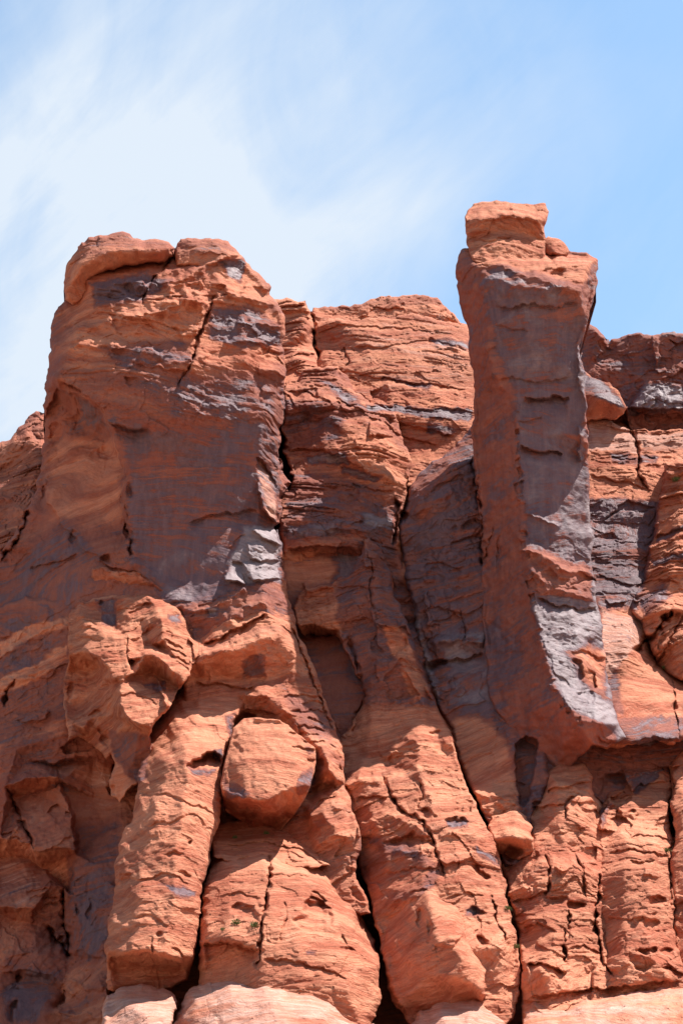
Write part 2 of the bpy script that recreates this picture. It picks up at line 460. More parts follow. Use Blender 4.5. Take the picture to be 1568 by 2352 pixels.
for q in range(9):
    over([(650 + (q * 37) % 60, 1600 + q * 17), (700 + (q * 53) % 30, 1592 + q * 18), (735 + (q * 29) % 20, 1604 + q * 17)], 0.9, 9)

# jagged block
over([(262, 1404), (318, 1388), (352, 1386)], 0.6, 6)
over([(290, 1405), (316, 1396), (340, 1384), (350, 1388)], 0.9, 7)
over([(272, 1450), (300, 1440), (330, 1422)], 0.7, 7)
over([(296, 1470), (330, 1452), (355, 1430)], 0.8, 7)
over([(385, 1445), (402, 1456)], 0.8, 5)
over([(380, 1468), (400, 1476), (420, 1486)], 1.2, 6)
over([(386, 1482), (410, 1492), (428, 1506)], 1.2, 6)
over([(394, 1496), (416, 1510), (436, 1528)], 1.2, 6)
over([(404, 1512), (422, 1526), (436, 1544)], 1.0, 6)
crack([(291, 1465), (292, 1515), (306, 1540)], 2.2, 1.0)
niche(217, 1523, 22, 7, 1.8, -12)
niche(243, 1580, 16, 8, 1.6, -20)
niche(165, 1590, 8, 26, 1.4, 12)
niche(222, 1640, 20, 9, 1.6, -25)
over([(172, 1436), (205, 1438), (232, 1442)], 0.5, 6)
over([(166, 1420), (200, 1424), (224, 1428)], 0.5, 6)
over([(170, 1460), (200, 1462), (240, 1466)], 0.5, 7)
over([(270, 1594), (300, 1592), (340, 1604), (362, 1618)], 0.7, 6)
niche(232, 1384, 6, 8, 1.6)
niche(412, 1414, 15, 18, 1.6, -45)
slab([(434, 1468), (458, 1468), (458, 1505), (440, 1512)], -1.0, 0.05, 0, 1.5)
niche(258, 1768, 7, 12, 2.0)
niche(262, 1812, 10, 18, 2.0, -35)
niche(240, 1700, 10, 26, 1.6, -20)

# left shadow wall
crack([(20, 1811), (50, 1880), (79, 1951)], 4, 2.4)
nose([(0, 1505), (50, 1482), (100, 1450), (158, 1430)], 1.1, 12, 14)
nose([(0, 1600), (50, 1560), (100, 1540), (150, 1530)], 0.9, 12, 12)
nose([(10, 1440), (60, 1420), (130, 1400)], 0.7, 12, 12)
crack([(5, 1620), (20, 1590), (35, 1560)], 4, 2)
over([(105, 1868), (125, 1848), (140, 1842)], 1.4, 14)
over([(152, 1862), (168, 1866)], 1.4, 8)
over([(112, 1948), (135, 1930), (165, 1912)], 0.6, 8)
over([(0, 1914), (18, 1912), (38, 1905)], 1.4, 8)
over([(18, 1932), (30, 1924), (44, 1926)], 1.2, 6)
over([(90, 2065), (110, 2055), (138, 2062)], 1.4, 6)
over([(86, 2082), (110, 2070), (140, 2074)], 1.4, 6)
over([(62, 2045), (90, 2038), (116, 2036)], 1.0, 6)
over([(70, 2058), (100, 2050), (118, 2050)], 1.0, 6)
crack([(108, 2130), (135, 2160), (158, 2200)], 6, 4)
over([(44, 2226), (68, 2226), (92, 2228)], 1.2, 6)
crack([(44, 2235), (32, 2300), (22, 2352)], 4, 2)
crack([(150, 2272), (140, 2300), (124, 2318)], 5, 3)
crack([(148, 2041), (147, 2090), (158, 2200)], 4, 3)
over([(200, 2062), (220, 2058), (245, 2062)], 0.7, 6)
niche(208, 2090, 9, 26, 1.6, 12)
niche(178, 2100, 6, 24, 1.0, 8)
nose([(160, 2250), (210, 2270), (250, 2262)], 1.5, 14, 14)
nose([(85, 2340), (130, 2325), (200, 2330), (250, 2345)], 1.6, 12, 16)
calm([(130, 1760), (290, 1750), (290, 1940), (185, 1940), (145, 1810)], 0.12, 8)
calm([(40, 1840), (135, 1815), (170, 1870), (172, 1945), (80, 1948)], 0.2, 8)
calm([(0, 1970), (60, 1980), (110, 2020), (80, 2075), (0, 2080)], 0.35, 8)
calm([(40, 2240), (140, 2270), (110, 2340), (30, 2340)], 0.2, 8)
calm([(245, 1670), (345, 1690), (338, 1800), (250, 1740)], 0.3, 8)
pale([(185, 1760), (270, 1760), (270, 1860), (190, 1860)], 0.28, 20)
pale([(0, 1975), (70, 1990), (105, 2030), (80, 2078), (0, 2070)], 0.25, 12)
pale([(45, 1840), (110, 1825), (100, 1900), (70, 1910)], 0.25, 12)
pale([(10, 2150), (120, 2150), (140, 2210), (40, 2215)], 0.2, 12)
varn([(0, 1934), (67, 1936), (76, 1957), (172, 1954), (160, 2041), (102, 1989), (58, 1971), (0, 1963)], -0.6, 5)
varn([(20, 1808), (55, 1791), (128, 1785), (128, 1795), (38, 1831)], -0.5, 4)
varn([(245, 1675), (345, 1690), (340, 1790), (300, 1790), (262, 1740)], 0.6, 10)  # purple shade below the lit face, painted through the varnish mask
varn([(0, 1700), (120, 1690), (180, 1760), (100, 1780), (20, 1800)], 0.22, 14)
# orange column
slab([(427, 1760), (446, 1742), (470, 1728), (496, 1728), (509, 1745), (506, 1762), (494, 1769), (470, 1764)], 2.6, 0.0, -0.10, 4)
over([(430, 1757), (448, 1741), (470, 1729), (500, 1732)], 1.2, 12)
over([(318, 1818), (390, 1825), (450, 1852), (500, 1875)], 0.6, 8)
over([(330, 1896), (400, 1880), (440, 1868), (480, 1900)], 0.5, 9)
niche(440, 1934, 9, 6, 1.4)
niche(400, 1962, 22, 10, 1.1)
niche(425, 2008, 20, 10, 1.2, 10)
over([(265, 2012), (320, 2020), (380, 2002), (440, 2030)], 0.7, 14)
over([(245, 2204), (300, 2195), (350, 2190), (432, 2210)], 2.8, 24)
niche(370, 2145, 14, 8, 0.9)
over([(300, 2105), (350, 2100), (400, 2120)], 0.5, 10)
crack([(350, 2150), (352, 2190)], 2.5, 0.6)
over([(395, 2170), (410, 2175), (430, 2200)], 0.8, 9)

# dome
crack([(622, 1965), (620, 2015), (605, 2090), (598, 2165), (592, 2218)], 4, 2.4)
niche(565, 2096, 46, 24, 2.0)
niche(725, 2102, 44, 36, 3.2)
over([(690, 2075), (715, 2058), (745, 2064), (765, 2090)], 1.6, 18)
over([(715, 2048), (740, 2056), (758, 2066)], 1.2, 6)
over([(462, 2170), (500, 2165), (550, 2170), (598, 2182)], 3.0, 26)
over([(505, 1942), (600, 1930), (700, 1952), (755, 1990)], 1.2, 10)
over([(500, 1955), (560, 1945), (650, 1950), (715, 1975)], 0.8, 8)
niche(560, 1978, 22, 10, 1.0)
niche(800, 2180, 20, 8, 1.2)
over([(600, 2200), (660, 2200), (720, 2215), (800, 2245)], 0.9, 12)
over([(610, 2010), (680, 2005), (750, 2020)], 0.45, 10)
over([(500, 2060), (560, 2050), (600, 2060)], 0.6, 10)
crack([(640, 2160), (660, 2110), (655, 2070)], 3, 0.8)

# central ridge
over([(685, 1442), (720, 1440), (765, 1447)], 1.5, 10)
niche(728, 1455, 44, 10, 4.0)
nose([(695, 1356), (740, 1350), (770, 1345)], 1.0, 10, 12)
for q in range(5):
    over([(685, 1368 + q * 9), (720, 1362 + q * 9), (758, 1366 + q * 9)], 0.5, 5)
slab([(690, 1340), (770, 1342), (765, 1350), (700, 1352)], -0.5, 0, -0.03, 2)
over([(660, 1262), (720, 1254), (800, 1258), (830, 1275)], 2.2, 26)
crack([(785, 1480), (800, 1470), (815, 1500), (830, 1560)], 4, 1.2)
slab([(775, 1450), (800, 1455), (815, 1500), (800, 1510), (785, 1480)], -0.8, 0.05, 0.0, 2)
crack([(805, 1680), (815, 1640), (838, 1610)], 3, 1.2)
nose([(890, 1758), (912, 1722), (940, 1700), (975, 1706), (1010, 1722)], 1.2, 10, 22)
over([(905, 1722), (930, 1714), (960, 1718)], 0.7, 6)
over([(905, 1738), (930, 1730), (955, 1732)], 0.7, 6)
niche(1003, 1682, 14, 6, 1.2, -20)
nose([(794, 1800), (830, 1792), (859, 1788), (886, 1796)], 1.4, 10, 14)
over([(815, 1832), (860, 1826), (890, 1836)], 1.2, 14)
crack([(800, 1800), (812, 1845)], 3, 1)
crack([(879, 1780), (900, 1830), (930, 1862), (969, 1885), (1000, 1935), (1019, 2015)], 3.5, 1.8)
crack([(960, 1790), (975, 1830), (965, 1860)], 2.5, 0.9)
niche(984, 1872, 20, 16, 2.4, 20)
niche(1046, 1888, 32, 8, 2.2, 8)
nose([(1010, 1915), (1060, 1905), (1110, 1930)], 0.7, 8, 10)
niche(942, 1930, 52, 16, 3.0, -5)
nose([(900, 1940), (930, 1960), (980, 1945), (1005, 1960)], 1.2, 8, 18)
nose([(850, 1880), (900, 1870), (960, 1900), (1000, 1930)], 1.0, 10, 14)
niche(1105, 2005, 34, 9, 2.2, 35)
niche(1084, 2096, 26, 11, 2.0)
over([(1030, 2060), (1070, 2050), (1110, 2060)], 0.8, 10)
niche(960, 2110, 12, 30, 1.8, 8)
niche(1105, 2155, 22, 14, 2.0, 30)
niche(1174, 1962, 26, 18, 5.0)
niche(985, 2130, 8, 20, 1.0)
over([(935, 2050), (970, 2040), (1010, 2055)], 0.6, 10)
over([(1040, 1985), (1080, 1975), (1120, 1990)], 0.6, 9)
crack([(1124, 2060), (1140, 2110), (1160, 2160)], 3, 1.2)
over([(880, 2010), (940, 1990), (1000, 1996), (1020, 2010)], 0.8, 12)

# central buttress
over([(655, 1030), (720, 1030), (780, 1045), (830, 1065)], 1.6, 20)
over([(800, 1110), (850, 1120), (905, 1130)], 1.0, 16)
over([(655, 905), (700, 898), (760, 920), (800, 928)], 1.2, 12)
nose([(760, 870), (820, 905), (880, 930), (925, 980)], 1.0, 8, 12)
nose([(690, 930), (740, 915), (780, 925)], 1.2, 10, 14)
niche(700, 960, 24, 16, 1.8)
niche(770, 990, 26, 14, 1.2, 20)
over([(690, 870), (730, 868), (775, 875)], 0.8, 8)
over([(690, 885), (730, 882), (800, 895)], 0.8, 8)
over([(700, 858), (740, 855), (775, 860)], 0.8, 7)
nose([(655, 1165), (720, 1155), (790, 1170), (850, 1160)], 0.8, 8, 12)
nose([(830, 1205), (870, 1195), (910, 1200)], 0.8, 8, 12)
crack([(905, 1150), (915, 1190), (905, 1250)], 5, 2.5)
niche(929, 1190, 11, 11, 4.5)
crack([(940, 1090), (935, 1150), (920, 1200)], 4, 2)
niche(870, 1010, 20, 12, 1.2, 30)

# layered wall
over([(840, 926), (950, 935), (1080, 948)], 0.7, 14)
over([(800, 795), (880, 800), (985, 780), (1080, 800)], 0.8, 8)
niche(990, 782, 12, 9, 1.2)
over([(740, 845), (830, 858), (960, 880), (1080, 895)], 0.8, 8)
over([(870, 862), (900, 872), (960, 880)], 1.0, 6)
over([(760, 905), (830, 940), (930, 1000), (1020, 1020)], 1.2, 14)
over([(720, 760), (790, 740), (900, 748), (1060, 770)], 0.9, 8)
over([(900, 965), (980, 985), (1050, 1000)], 1.4, 12)
nose([(716, 770), (740, 738), (800, 734)], 1.0, 8, 14)
niche(760, 795, 22, 22, 1.2)
crack([(716, 700), (718, 760), (728, 830)], 5, 3)
crack([(784, 800), (796, 830), (780, 870)], 3, 0.8)

# right walls
crack([(1434, 959), (1459, 1004), (1469, 1054), (1466, 1090), (1484, 1122)], 4.5, 3)
over([(1350, 970), (1430, 985), (1500, 992), (1568, 990)], 0.7, 8)
nose([(1350, 1004), (1420, 1000), (1455, 1020)], 0.8, 7, 8)
nose([(1475, 1020), (1530, 1012), (1568, 1020)], 0.9, 8, 9)
over([(1400, 1046), (1440, 1052), (1460, 1050)], 0.9, 8)
over([(1476, 1045), (1510, 1050)], 1.0, 8)
over([(1350, 1090), (1430, 1105), (1500, 1125)], 0.9, 10)
over([(1480, 1070), (1530, 1065), (1568, 1080)], 0.9, 10)
nose([(1430, 850), (1480, 868), (1568, 885)], 0.7, 8, 12)
slab([(1495, 768), (1506, 775), (1520, 830), (1512, 838), (1500, 800)], -1.6, 0.05, -0.02, 1.5)
slab([(1500, 845), (1534, 842), (1530, 850), (1512, 851)], -0.8, 0.02, -0.08, 1.5)
nose([(1360, 760), (1380, 780), (1398, 810)], 1.6, 8, 20)
over([(1370, 1320), (1420, 1335), (1450, 1340)], 0.8, 10)
slab([(1376, 1362), (1440, 1364), (1438, 1385), (1400, 1390)], -0.4, 0, -0.05, 2)
niche(1395, 1232, 26, 10, 1.4)
over([(1450, 1350), (1500, 1330), (1568, 1335)], 1.0, 14)
over([(1500, 1230), (1540, 1220), (1568, 1210)], 0.9, 12)
over([(1480, 1290), (1530, 1270), (1568, 1275)], 0.9, 12)
niche(1535, 1445, 22, 50, 2.4, 25)
nose([(1400, 1440), (1440, 1430), (1480, 1450)], 0.8, 10, 8)
over([(1400, 1500), (1450, 1510), (1510, 1535)], 0.5, 9)
over([(1360, 1690), (1430, 1702), (1500, 1692), (1560, 1700)], 1.4, 20)
crack([(1540, 1560), (1552, 1640), (1560, 1700)], 3, 1.4)

# spire
niche(1170, 489, 30, 10, 1.3, 6)
over([(1070, 500), (1120, 505), (1180, 500), (1250, 512)], 0.4, 9)
over([(1085, 548), (1130, 552), (1180, 545)], 0.7, 8)
nose([(1080, 606), (1134, 612), (1209, 634), (1284, 660), (1341, 656)], 1.3, 16, 10)
niche(1276, 631, 26, 13, 2.0, -8)
niche(1266, 594, 7, 10, 1.2)
niche(1248, 622, 10, 6, 1.0)
over([(1139, 704), (1184, 701), (1219, 698), (1284, 704), (1329, 694)], 0.9, 12)
over([(1134, 738), (1174, 750), (1210, 756)], 0.5, 8)
over([(1134, 876), (1179, 862), (1244, 876), (1314, 864)], 0.6, 12)
over([(1199, 906), (1244, 911), (1308, 911)], 2.0, 22)
over([(1194, 1028), (1234, 1035), (1299, 1034)], 1.7, 18)
over([(1188, 962), (1215, 962), (1245, 948)], 0.5, 10)
crack([(1085, 1046), (1084, 1066), (1094, 1125), (1106, 1172)], 4, 2)
over([(1120, 815), (1125, 800), (1140, 788)], 0.5, 8)
nose([(1184, 1262), (1234, 1272), (1290, 1304), (1360, 1320)], 1.6, 9, 14)
nose([(1205, 1300), (1254, 1342), (1304, 1360), (1370, 1378)], 1.4, 16, 10)
over([(1232, 1362), (1284, 1392), (1339, 1398), (1372, 1392)], 1.2, 12)
nose([(1199, 1176), (1240, 1192), (1290, 1212)], 0.9, 8, 9)
nose([(1230, 1285), (1290, 1322), (1360, 1340)], 0.6, 6, 6)
niche(1330, 1540, 12, 32, 2.0, -25)
niche(1348, 1592, 22, 12, 1.4)
over([(1310, 1500), (1350, 1495), (1395, 1520)], 0.9, 12)
over([(1345, 1480), (1365, 1460), (1386, 1468)], 0.5, 10)
nose([(1250, 1455), (1300, 1450), (1370, 1470)], 0.4, 8, 10)
niche(1345, 1000, 9, 18, 1.0)
slab([(1322, 870), (1338, 800), (1345, 860), (1345, 930)], -0.4, 0.05, 0, 2)
slab([(1325, 980), (1350, 970), (1352, 1040), (1330, 1060)], -0.4, 0.05, -0.02, 2)

# fin at the spire's foot
nose([(984, 1482), (1064, 1466), (1114, 1480)], 1.8, 10, 12)
over([(974, 1528), (1019, 1516), (1114, 1496)], 1.6, 18)
niche(992, 1528, 24, 14, 3.5, -10)
niche(1079, 1208, 34, 11, 2.0, -8)
over([(1029, 1242), (1084, 1228), (1106, 1216)], 1.2, 14)
crack([(1105, 1180), (1108, 1240), (1104, 1300)], 4, 1.8)
crack([(1136, 1210), (1120, 1260), (1108, 1290)], 3, 1.2)
crack([(1150, 1225), (1140, 1280), (1132, 1320)], 3, 1.0)
slab([(1180, 1775), (1186, 1710), (1200, 1692), (1228, 1700), (1228, 1760), (1216, 1835), (1195, 1850)], 3.0, 0, 0, 3)
over([(1070, 1100), (1030, 1110), (960, 1150)], 0.8, 14)
nose([(940, 1180), (990, 1160), (1050, 1130)], 1.0, 14, 14)
niche(1000, 1330, 30, 24, 1.2)
over([(970, 1300), (1010, 1290), (1060, 1310)], 0.9, 14)
over([(975, 1390), (1030, 1400), (1065, 1420)], 0.8, 14)
crack([(1060, 1400), (1070, 1440), (1068, 1470)], 3, 1.2)
slab([(975, 1360), (1025, 1350), (1030, 1430), (980, 1440)], -0.8, 0.02, 0.0, 2)
nose([(1085, 1822), (1130, 1830), (1190, 1850), (1215, 1862)], 1.2, 10, 16)
over([(1140, 1640), (1160, 1660), (1170, 1720)], 0.5, 14)

# lower right
nose([(1214, 1815), (1260, 1800), (1330, 1802)], 0.9, 10, 12)
niche(1236, 1862, 14, 22, 2.2)
over([(1220, 1850), (1260, 1842), (1300, 1850)], 1.4, 14)
crack([(1330, 1825), (1300, 1850), (1290, 1885)], 4, 1.8)
niche(1362, 1868, 16, 12, 1.8, 40)
niche(1326, 2082, 24, 13, 3.2)
crack([(1306, 2095), (1299, 2145), (1294, 2205)], 4, 2)
over([(1196, 2132), (1236, 2116), (1286, 2146)], 1.2, 10)
over([(1204, 2212), (1244, 2206), (1300, 2228)], 2.4, 18)
crack([(1254, 1962), (1262, 2020), (1256, 2060)], 4, 1.8)
crack([(1320, 1960), (1335, 2010), (1345, 2060)], 3.5, 1.4)
niche(1280, 2070, 26, 14, 1.6)
niche(1215, 2040, 12, 20, 1.2)
over([(1300, 2180), (1340, 2170), (1385, 2190)], 0.9, 10)
crack([(1379, 2005), (1374, 2065), (1364, 2140), (1384, 2205), (1411, 2247)], 4, 2.4)
over([(1436, 1922), (1494, 1914), (1540, 1926)], 1.2, 9)
over([(1394, 1958), (1460, 1950), (1540, 1966)], 1.2, 9)
over([(1440, 1982), (1500, 1975)], 1.2, 6)
niche(1505, 2066, 24, 10, 2.4, -8)
niche(1494, 2126, 32, 22, 2.4)
niche(1486, 2186, 26, 9, 2.2)
niche(1532, 2185, 18, 10, 2.2)
niche(1540, 2226, 18, 5, 2.0)
over([(1209, 2286), (1334, 2276), (1459, 2262), (1568, 2250)], 2.4, 18)
over([(1390, 2105), (1440, 2110), (1490, 2100)], 0.8, 10)
slab([(1432, 1772), (1560, 1762), (1540, 1790), (1470, 1800), (1448, 1822)], -0.8, 0.01, -0.06, 2)
slab([(1372, 1900), (1396, 1838), (1420, 1860), (1412, 1910)], -1.6, 0.06, 0.02, 1.5)
slab([(1418, 1860), (1446, 1834), (1470, 1860), (1450, 1900)], -1.2, 0.05, -0.02, 1.5)
niche(1440, 1885, 30, 16, 2.2, -10)
niche(1410, 1790, 26, 18, 3.0)
crack([(1542, 1750), (1545, 1850), (1538, 1960), (1540, 2080)], 4, 2)

# desert varnish (dark mineral skin), partly painted to deepen shade, and bleached rock
varn([(275, 985), (600, 975), (600, 1180), (580, 1290), (500, 1350), (420, 1370), (340, 1310), (295, 1250), (290, 1110)], 0.34, 30)
varn([(330, 1330), (420, 1240), (560, 1290), (510, 1370), (400, 1385)], 0.45)
varn([(200, 770), (450, 745), (470, 790), (440, 870), (240, 860)], 0.16, 25)
varn([(490, 705), (640, 700), (655, 810), (560, 830), (470, 800)], 0.18)
varn([(330, 890), (600, 850), (640, 960), (400, 960)], 0.25)
varn([(200, 650), (330, 625), (340, 690), (220, 705)], 0.30)
varn([(500, 600), (560, 600), (560, 650), (520, 640)], 0.5, 8)
varn([(560, 1208), (645, 1208), (652, 1330), (510, 1345)], 0.75)
varn([(595, 1052), (606, 1055), (632, 1112), (636, 1202), (615, 1182), (592, 1100)], 0.4, 5)
pale([(595, 1052), (606, 1055), (632, 1112), (636, 1202), (615, 1182), (592, 1100)], 0.6, 5)
varn([(120, 1000), (280, 1010), (285, 1200), (110, 1190)], -0.22, 20)
pale([(130, 1010), (275, 1010), (285, 1140), (140, 1130)], 0.34, 20)
varn([(0, 1300), (150, 1190), (240, 1290), (150, 1400), (0, 1460)], 0.30)
varn([(0, 1480), (150, 1440), (160, 1640), (0, 1700)], 0.15)
varn([(655, 925), (790, 930), (780, 1010), (660, 1030)], 0.30)
varn([(660, 1090), (870, 1120), (905, 1240), (650, 1230)], 0.28)
varn([(800, 1160), (915, 1160), (905, 1260), (840, 1240)], 0.4)
varn([(650, 1270), (830, 1275), (820, 1340), (660, 1370)], -0.2)
varn([(1105, 640), (1180, 655), (1335, 680), (1340, 900), (1345, 1050), (1355, 1310), (1215, 1250), (1190, 1130), (1186, 930), (1130, 830)], 0.38)
varn([(1060, 700), (1110, 700), (1186, 930), (1190, 1130), (1220, 1340), (1290, 1620), (1360, 1712), (1230, 1780), (1100, 1250)], 0.03, 10)  # real varnish, laid heavier to paint the left face's shade
varn([(1120, 618), (1200, 632), (1210, 655), (1130, 650)], 0.4, 8)
varn([(1060, 570), (1373, 590), (1340, 650), (1200, 620), (1100, 605)], -0.4, 8)
varn([(1214, 1385), (1376, 1395), (1395, 1540), (1425, 1680), (1300, 1630)], 0.62, 8)
varn([(1186, 1250), (1365, 1305), (1372, 1392), (1222, 1365)], -0.05, 12)
varn([(1305, 1500), (1350, 1480), (1400, 1500), (1385, 1600), (1340, 1560)], -0.3, 16)
varn([(940, 1170), (1100, 1130), (1110, 1440), (980, 1440)], 0.10, 20)
varn([(1000, 1440), (1150, 1420), (1200, 1500), (1160, 1640), (1030, 1620)], 0.30, 20)
varn([(1000, 1640), (1110, 1650), (1165, 1700), (1180, 1800), (1190, 1900), (1080, 1850)], -0.60, 14)
varn([(1380, 1400), (1480, 1430), (1440, 1490), (1380, 1470)], 0.5, 10)
pale([(1380, 1400), (1480, 1420), (1470, 1480), (1390, 1560), (1376, 1500)], 0.5, 10)
varn([(1395, 1500), (1420, 1490), (1430, 1640), (1400, 1620)], 0.6, 10)
varn([(1400, 1650), (1570, 1640), (1570, 1705), (1420, 1705)], 0.65, 10)
varn([(1345, 1145), (1515, 1150), (1490, 1300), (1460, 1400), (1360, 1400)], 0.72, 10)
varn([(1482, 869), (1568, 887), (1568, 945), (1440, 938), (1461, 913)], 0.5, 8)
slab([(1482, 869), (1568, 885), (1600, 890), (1600, 945), (1568, 943), (1440, 938), (1461, 913)], -1.2, 0.01, -0.035, 3)
over([(1440, 942), (1500, 950), (1600, 950)], 1.2, 30)
pale([(1348, 968), (1431, 963), (1463, 1008), (1461, 1042), (1348, 1030)], 0.4, 8)
pale([(1450, 998), (1490, 994), (1600, 996), (1600, 1030), (1480, 1035)], 0.4, 8)
varn([(1399, 1038), (1436, 1040), (1436, 1060), (1405, 1058)], 0.9, 5)
varn([(1474, 1047), (1514, 1047), (1512, 1062), (1476, 1062)], 0.9, 5)
slab([(1315, 1528), (1366, 1539), (1372, 1576), (1343, 1585)], 0.9, 0.03, 0.03, 2)
over([(1350, 1190), (1400, 1196), (1500, 1205)], 0.4, 8)
over([(1350, 1230), (1420, 1240), (1500, 1245)], 0.4, 8)
over([(1360, 1290), (1420, 1292), (1480, 1300)], 0.4, 8)
slab([(1388, 1195), (1440, 1150), (1500, 1165), (1470, 1180), (1430, 1170)], 0.9, 0.0, 0.0, 2)
varn([(1510, 1230), (1600, 1190), (1600, 1205), (1510, 1245)], 0.8, 5)
varn([(1500, 1290), (1600, 1255), (1600, 1268), (1500, 1302)], 0.7, 5)
varn([(1455, 1380), (1520, 1340), (1545, 1360), (1480, 1410)], 0.6, 8)
crack([(1450, 1500), (1500, 1455), (1545, 1400)], 8, 4)
over([(1490, 1540), (1530, 1480), (1568, 1400)], 2.5, 22)
for q in range(8):
    over([(1455 + q * 4, 1395 - q * 26), (1510, 1360 - q * 27), (1600, 1340 - q * 28)], 0.7, 9)
varn([(845, 928), (930, 932), (1080, 946), (1070, 968), (980, 960), (930, 948), (850, 942)], 0.80, 6)
varn([(980, 970), (1060, 985), (1030, 1000), (980, 992)], 0.6, 6)
varn([(730, 870), (760, 880), (850, 940), (800, 930)], 0.6, 6)
varn([(990, 780), (1080, 785), (1080, 797), (1000, 795)], 0.6, 5)
varn([(870, 862), (910, 868), (1000, 888), (980, 898), (880, 872)], 0.5, 5)
varn([(1330, 856), (1382, 872), (1432, 932), (1400, 925), (1340, 900)], 0.75, 6)
varn([(1405, 1045), (1510, 1050), (1508, 1062), (1410, 1062)], 0.6, 6)
varn([(855, 1360), (930, 1450), (965, 1560), (900, 1600), (850, 1500)], 0.32)
varn([(840, 1260), (880, 1270), (880, 1300), (800, 1340)], 0.2)
varn([(830, 1910), (960, 1950), (1010, 2000), (980, 2060), (860, 2070), (830, 1980)], 0.45)
varn([(640, 1570), (760, 1650), (770, 1720), (700, 1680)], 0.25)
varn([(120, 1440), (158, 1560), (100, 1600), (20, 1560)], 0.15)
varn([(150, 1960), (250, 1980), (245, 2100), (170, 2100)], 0.35)
varn([(20, 2200), (150, 2230), (100, 2352), (10, 2352)], 0.40)
for P in ([(512, 1786), (545, 1800), (576, 1826), (560, 1836), (518, 1830)], [(694, 1775), (722, 1755), (712, 1810), (688, 1832), (680, 1815)], [(694, 1712), (712, 1716), (724, 1728), (705, 1730)],
          [(365, 2030), (400, 2036), (425, 2034), (450, 2048), (446, 2060), (412, 2062), (388, 2052)], [(428, 1760), (470, 1765), (498, 1768), (480, 1782), (440, 1775)], [(488, 1722), (512, 1722), (510, 1756), (494, 1750)],
          [(313, 1786), (335, 1784), (332, 1795), (314, 1805)], [(520, 1650), (538, 1640), (535, 1680), (525, 1700)], [(1030, 1886), (1065, 1890), (1070, 1900), (1040, 1898)], [(700, 2185), (728, 2180), (726, 2192), (705, 2192)],
          [(1068, 2088), (1105, 2088), (1100, 2100), (1066, 2102)], [(1085, 1945), (1140, 1970), (1148, 1990), (1090, 1960)], [(225, 1378), (270, 1378), (262, 1435), (232, 1430)], [(388, 1412), (412, 1412), (418, 1435), (395, 1430)],
          [(325, 1565), (385, 1560), (380, 1580), (330, 1575)], [(475, 1395), (500, 1395), (495, 1412), (480, 1415)], [(1445, 1790), (1520, 1772), (1500, 1792), (1456, 1830)], [(1376, 1860), (1400, 1845), (1392, 1890), (1378, 1900)]):
    varn(P, 0.85, 7)
# browner streaked patch below the nose
varn([(555, 1515), (608, 1500), (610, 1556), (560, 1556)], 0.55, 6)

_r = random.Random(4)
for q in range(26):      # broken notches down the spire's prow
    v_ = 940 + q * 29 + _r.uniform(-8, 8)
    u_ = np.interp(v_, [930, 1050, 1130, 1260, 1340, 1460, 1560, 1620, 1700], [1187, 1187, 1190, 1205, 1215, 1235, 1265, 1290, 1350])
    w_, h_ = _r.uniform(5, 14), _r.uniform(6, 16)
    slab([(u_ - w_, v_ - h_ * .6), (u_ + w_ * .7, v_ - h_), (u_ + w_, v_ + h_ * .5), (u_ - w_ * .4, v_ + h_)], _r.uniform(-0.5, 0.9), _r.uniform(-.05, .05), _r.uniform(-.04, .04), 1.5)
for q in range(60):      # angular blocks missing from or standing out of the steeper walls
    u_, v_ = _r.choice([(_r.uniform(920, 1180), _r.uniform(1150, 1650)), (_r.uniform(0, 290), _r.uniform(1420, 2300)), (_r.uniform(660, 930), _r.uniform(900, 1250)), (_r.uniform(170, 640), _r.uniform(620, 900)), (_r.uniform(800, 1160), _r.uniform(1700, 2200)), (_r.uniform(1180, 1560), _r.uniform(1800, 2250))])
    a_ = _r.uniform(-.5, .1); w_, h_ = _r.uniform(12, 38), _r.uniform(8, 24)
    P_ = [(u_ + math.cos(a_) * x_ * w_ * _r.uniform(.7, 1.2) - math.sin(a_) * y_ * h_, v_ + math.sin(a_) * x_ * w_ + math.cos(a_) * y_ * h_ * _r.uniform(.7, 1.2)) for x_, y_ in ((-1, -.8), (.2, -1), (1, -.6), (.9, .7), (-.2, 1), (-1, .6))]
    slab(P_, _r.uniform(-0.9, 0.9), _r.uniform(-.04, .04), _r.uniform(-.03, .05), 2)

varn([(150, 600), (560, 590), (650, 720), (650, 830), (600, 860), (300, 860), (150, 860)], -0.26, 30)
varn([(770, 1330), (860, 1290), (960, 1480), (1000, 1610), (860, 1600), (790, 1470)], 0.34, 16)
varn([(800, 1650), (1030, 1650), (1050, 1740), (820, 1780)], -0.2, 20)
crack([(842, 1262), (858, 1300), (850, 1360), (866, 1420)], 3, 0.9)
over([(770, 1350), (800, 1340), (850, 1350)], 0.8, 10)
over([(790, 1430), (830, 1418), (880, 1440)], 0.7, 10)
slab([(850, 1400), (905, 1420), (930, 1480), (900, 1520), (868, 1480)], -0.7, 0.03, 0.02, 2)
slab([(860, 1530), (930, 1540), (960, 1600), (890, 1610)], 0.7, 0.02, 0.02, 2)
slab([(836, 1242), (862, 1240), (884, 1262), (866, 1300), (838, 1300)], -0.8, 0.06, -0.02, 1.5)
niche(300, 1130, 9, 20, 1.4)

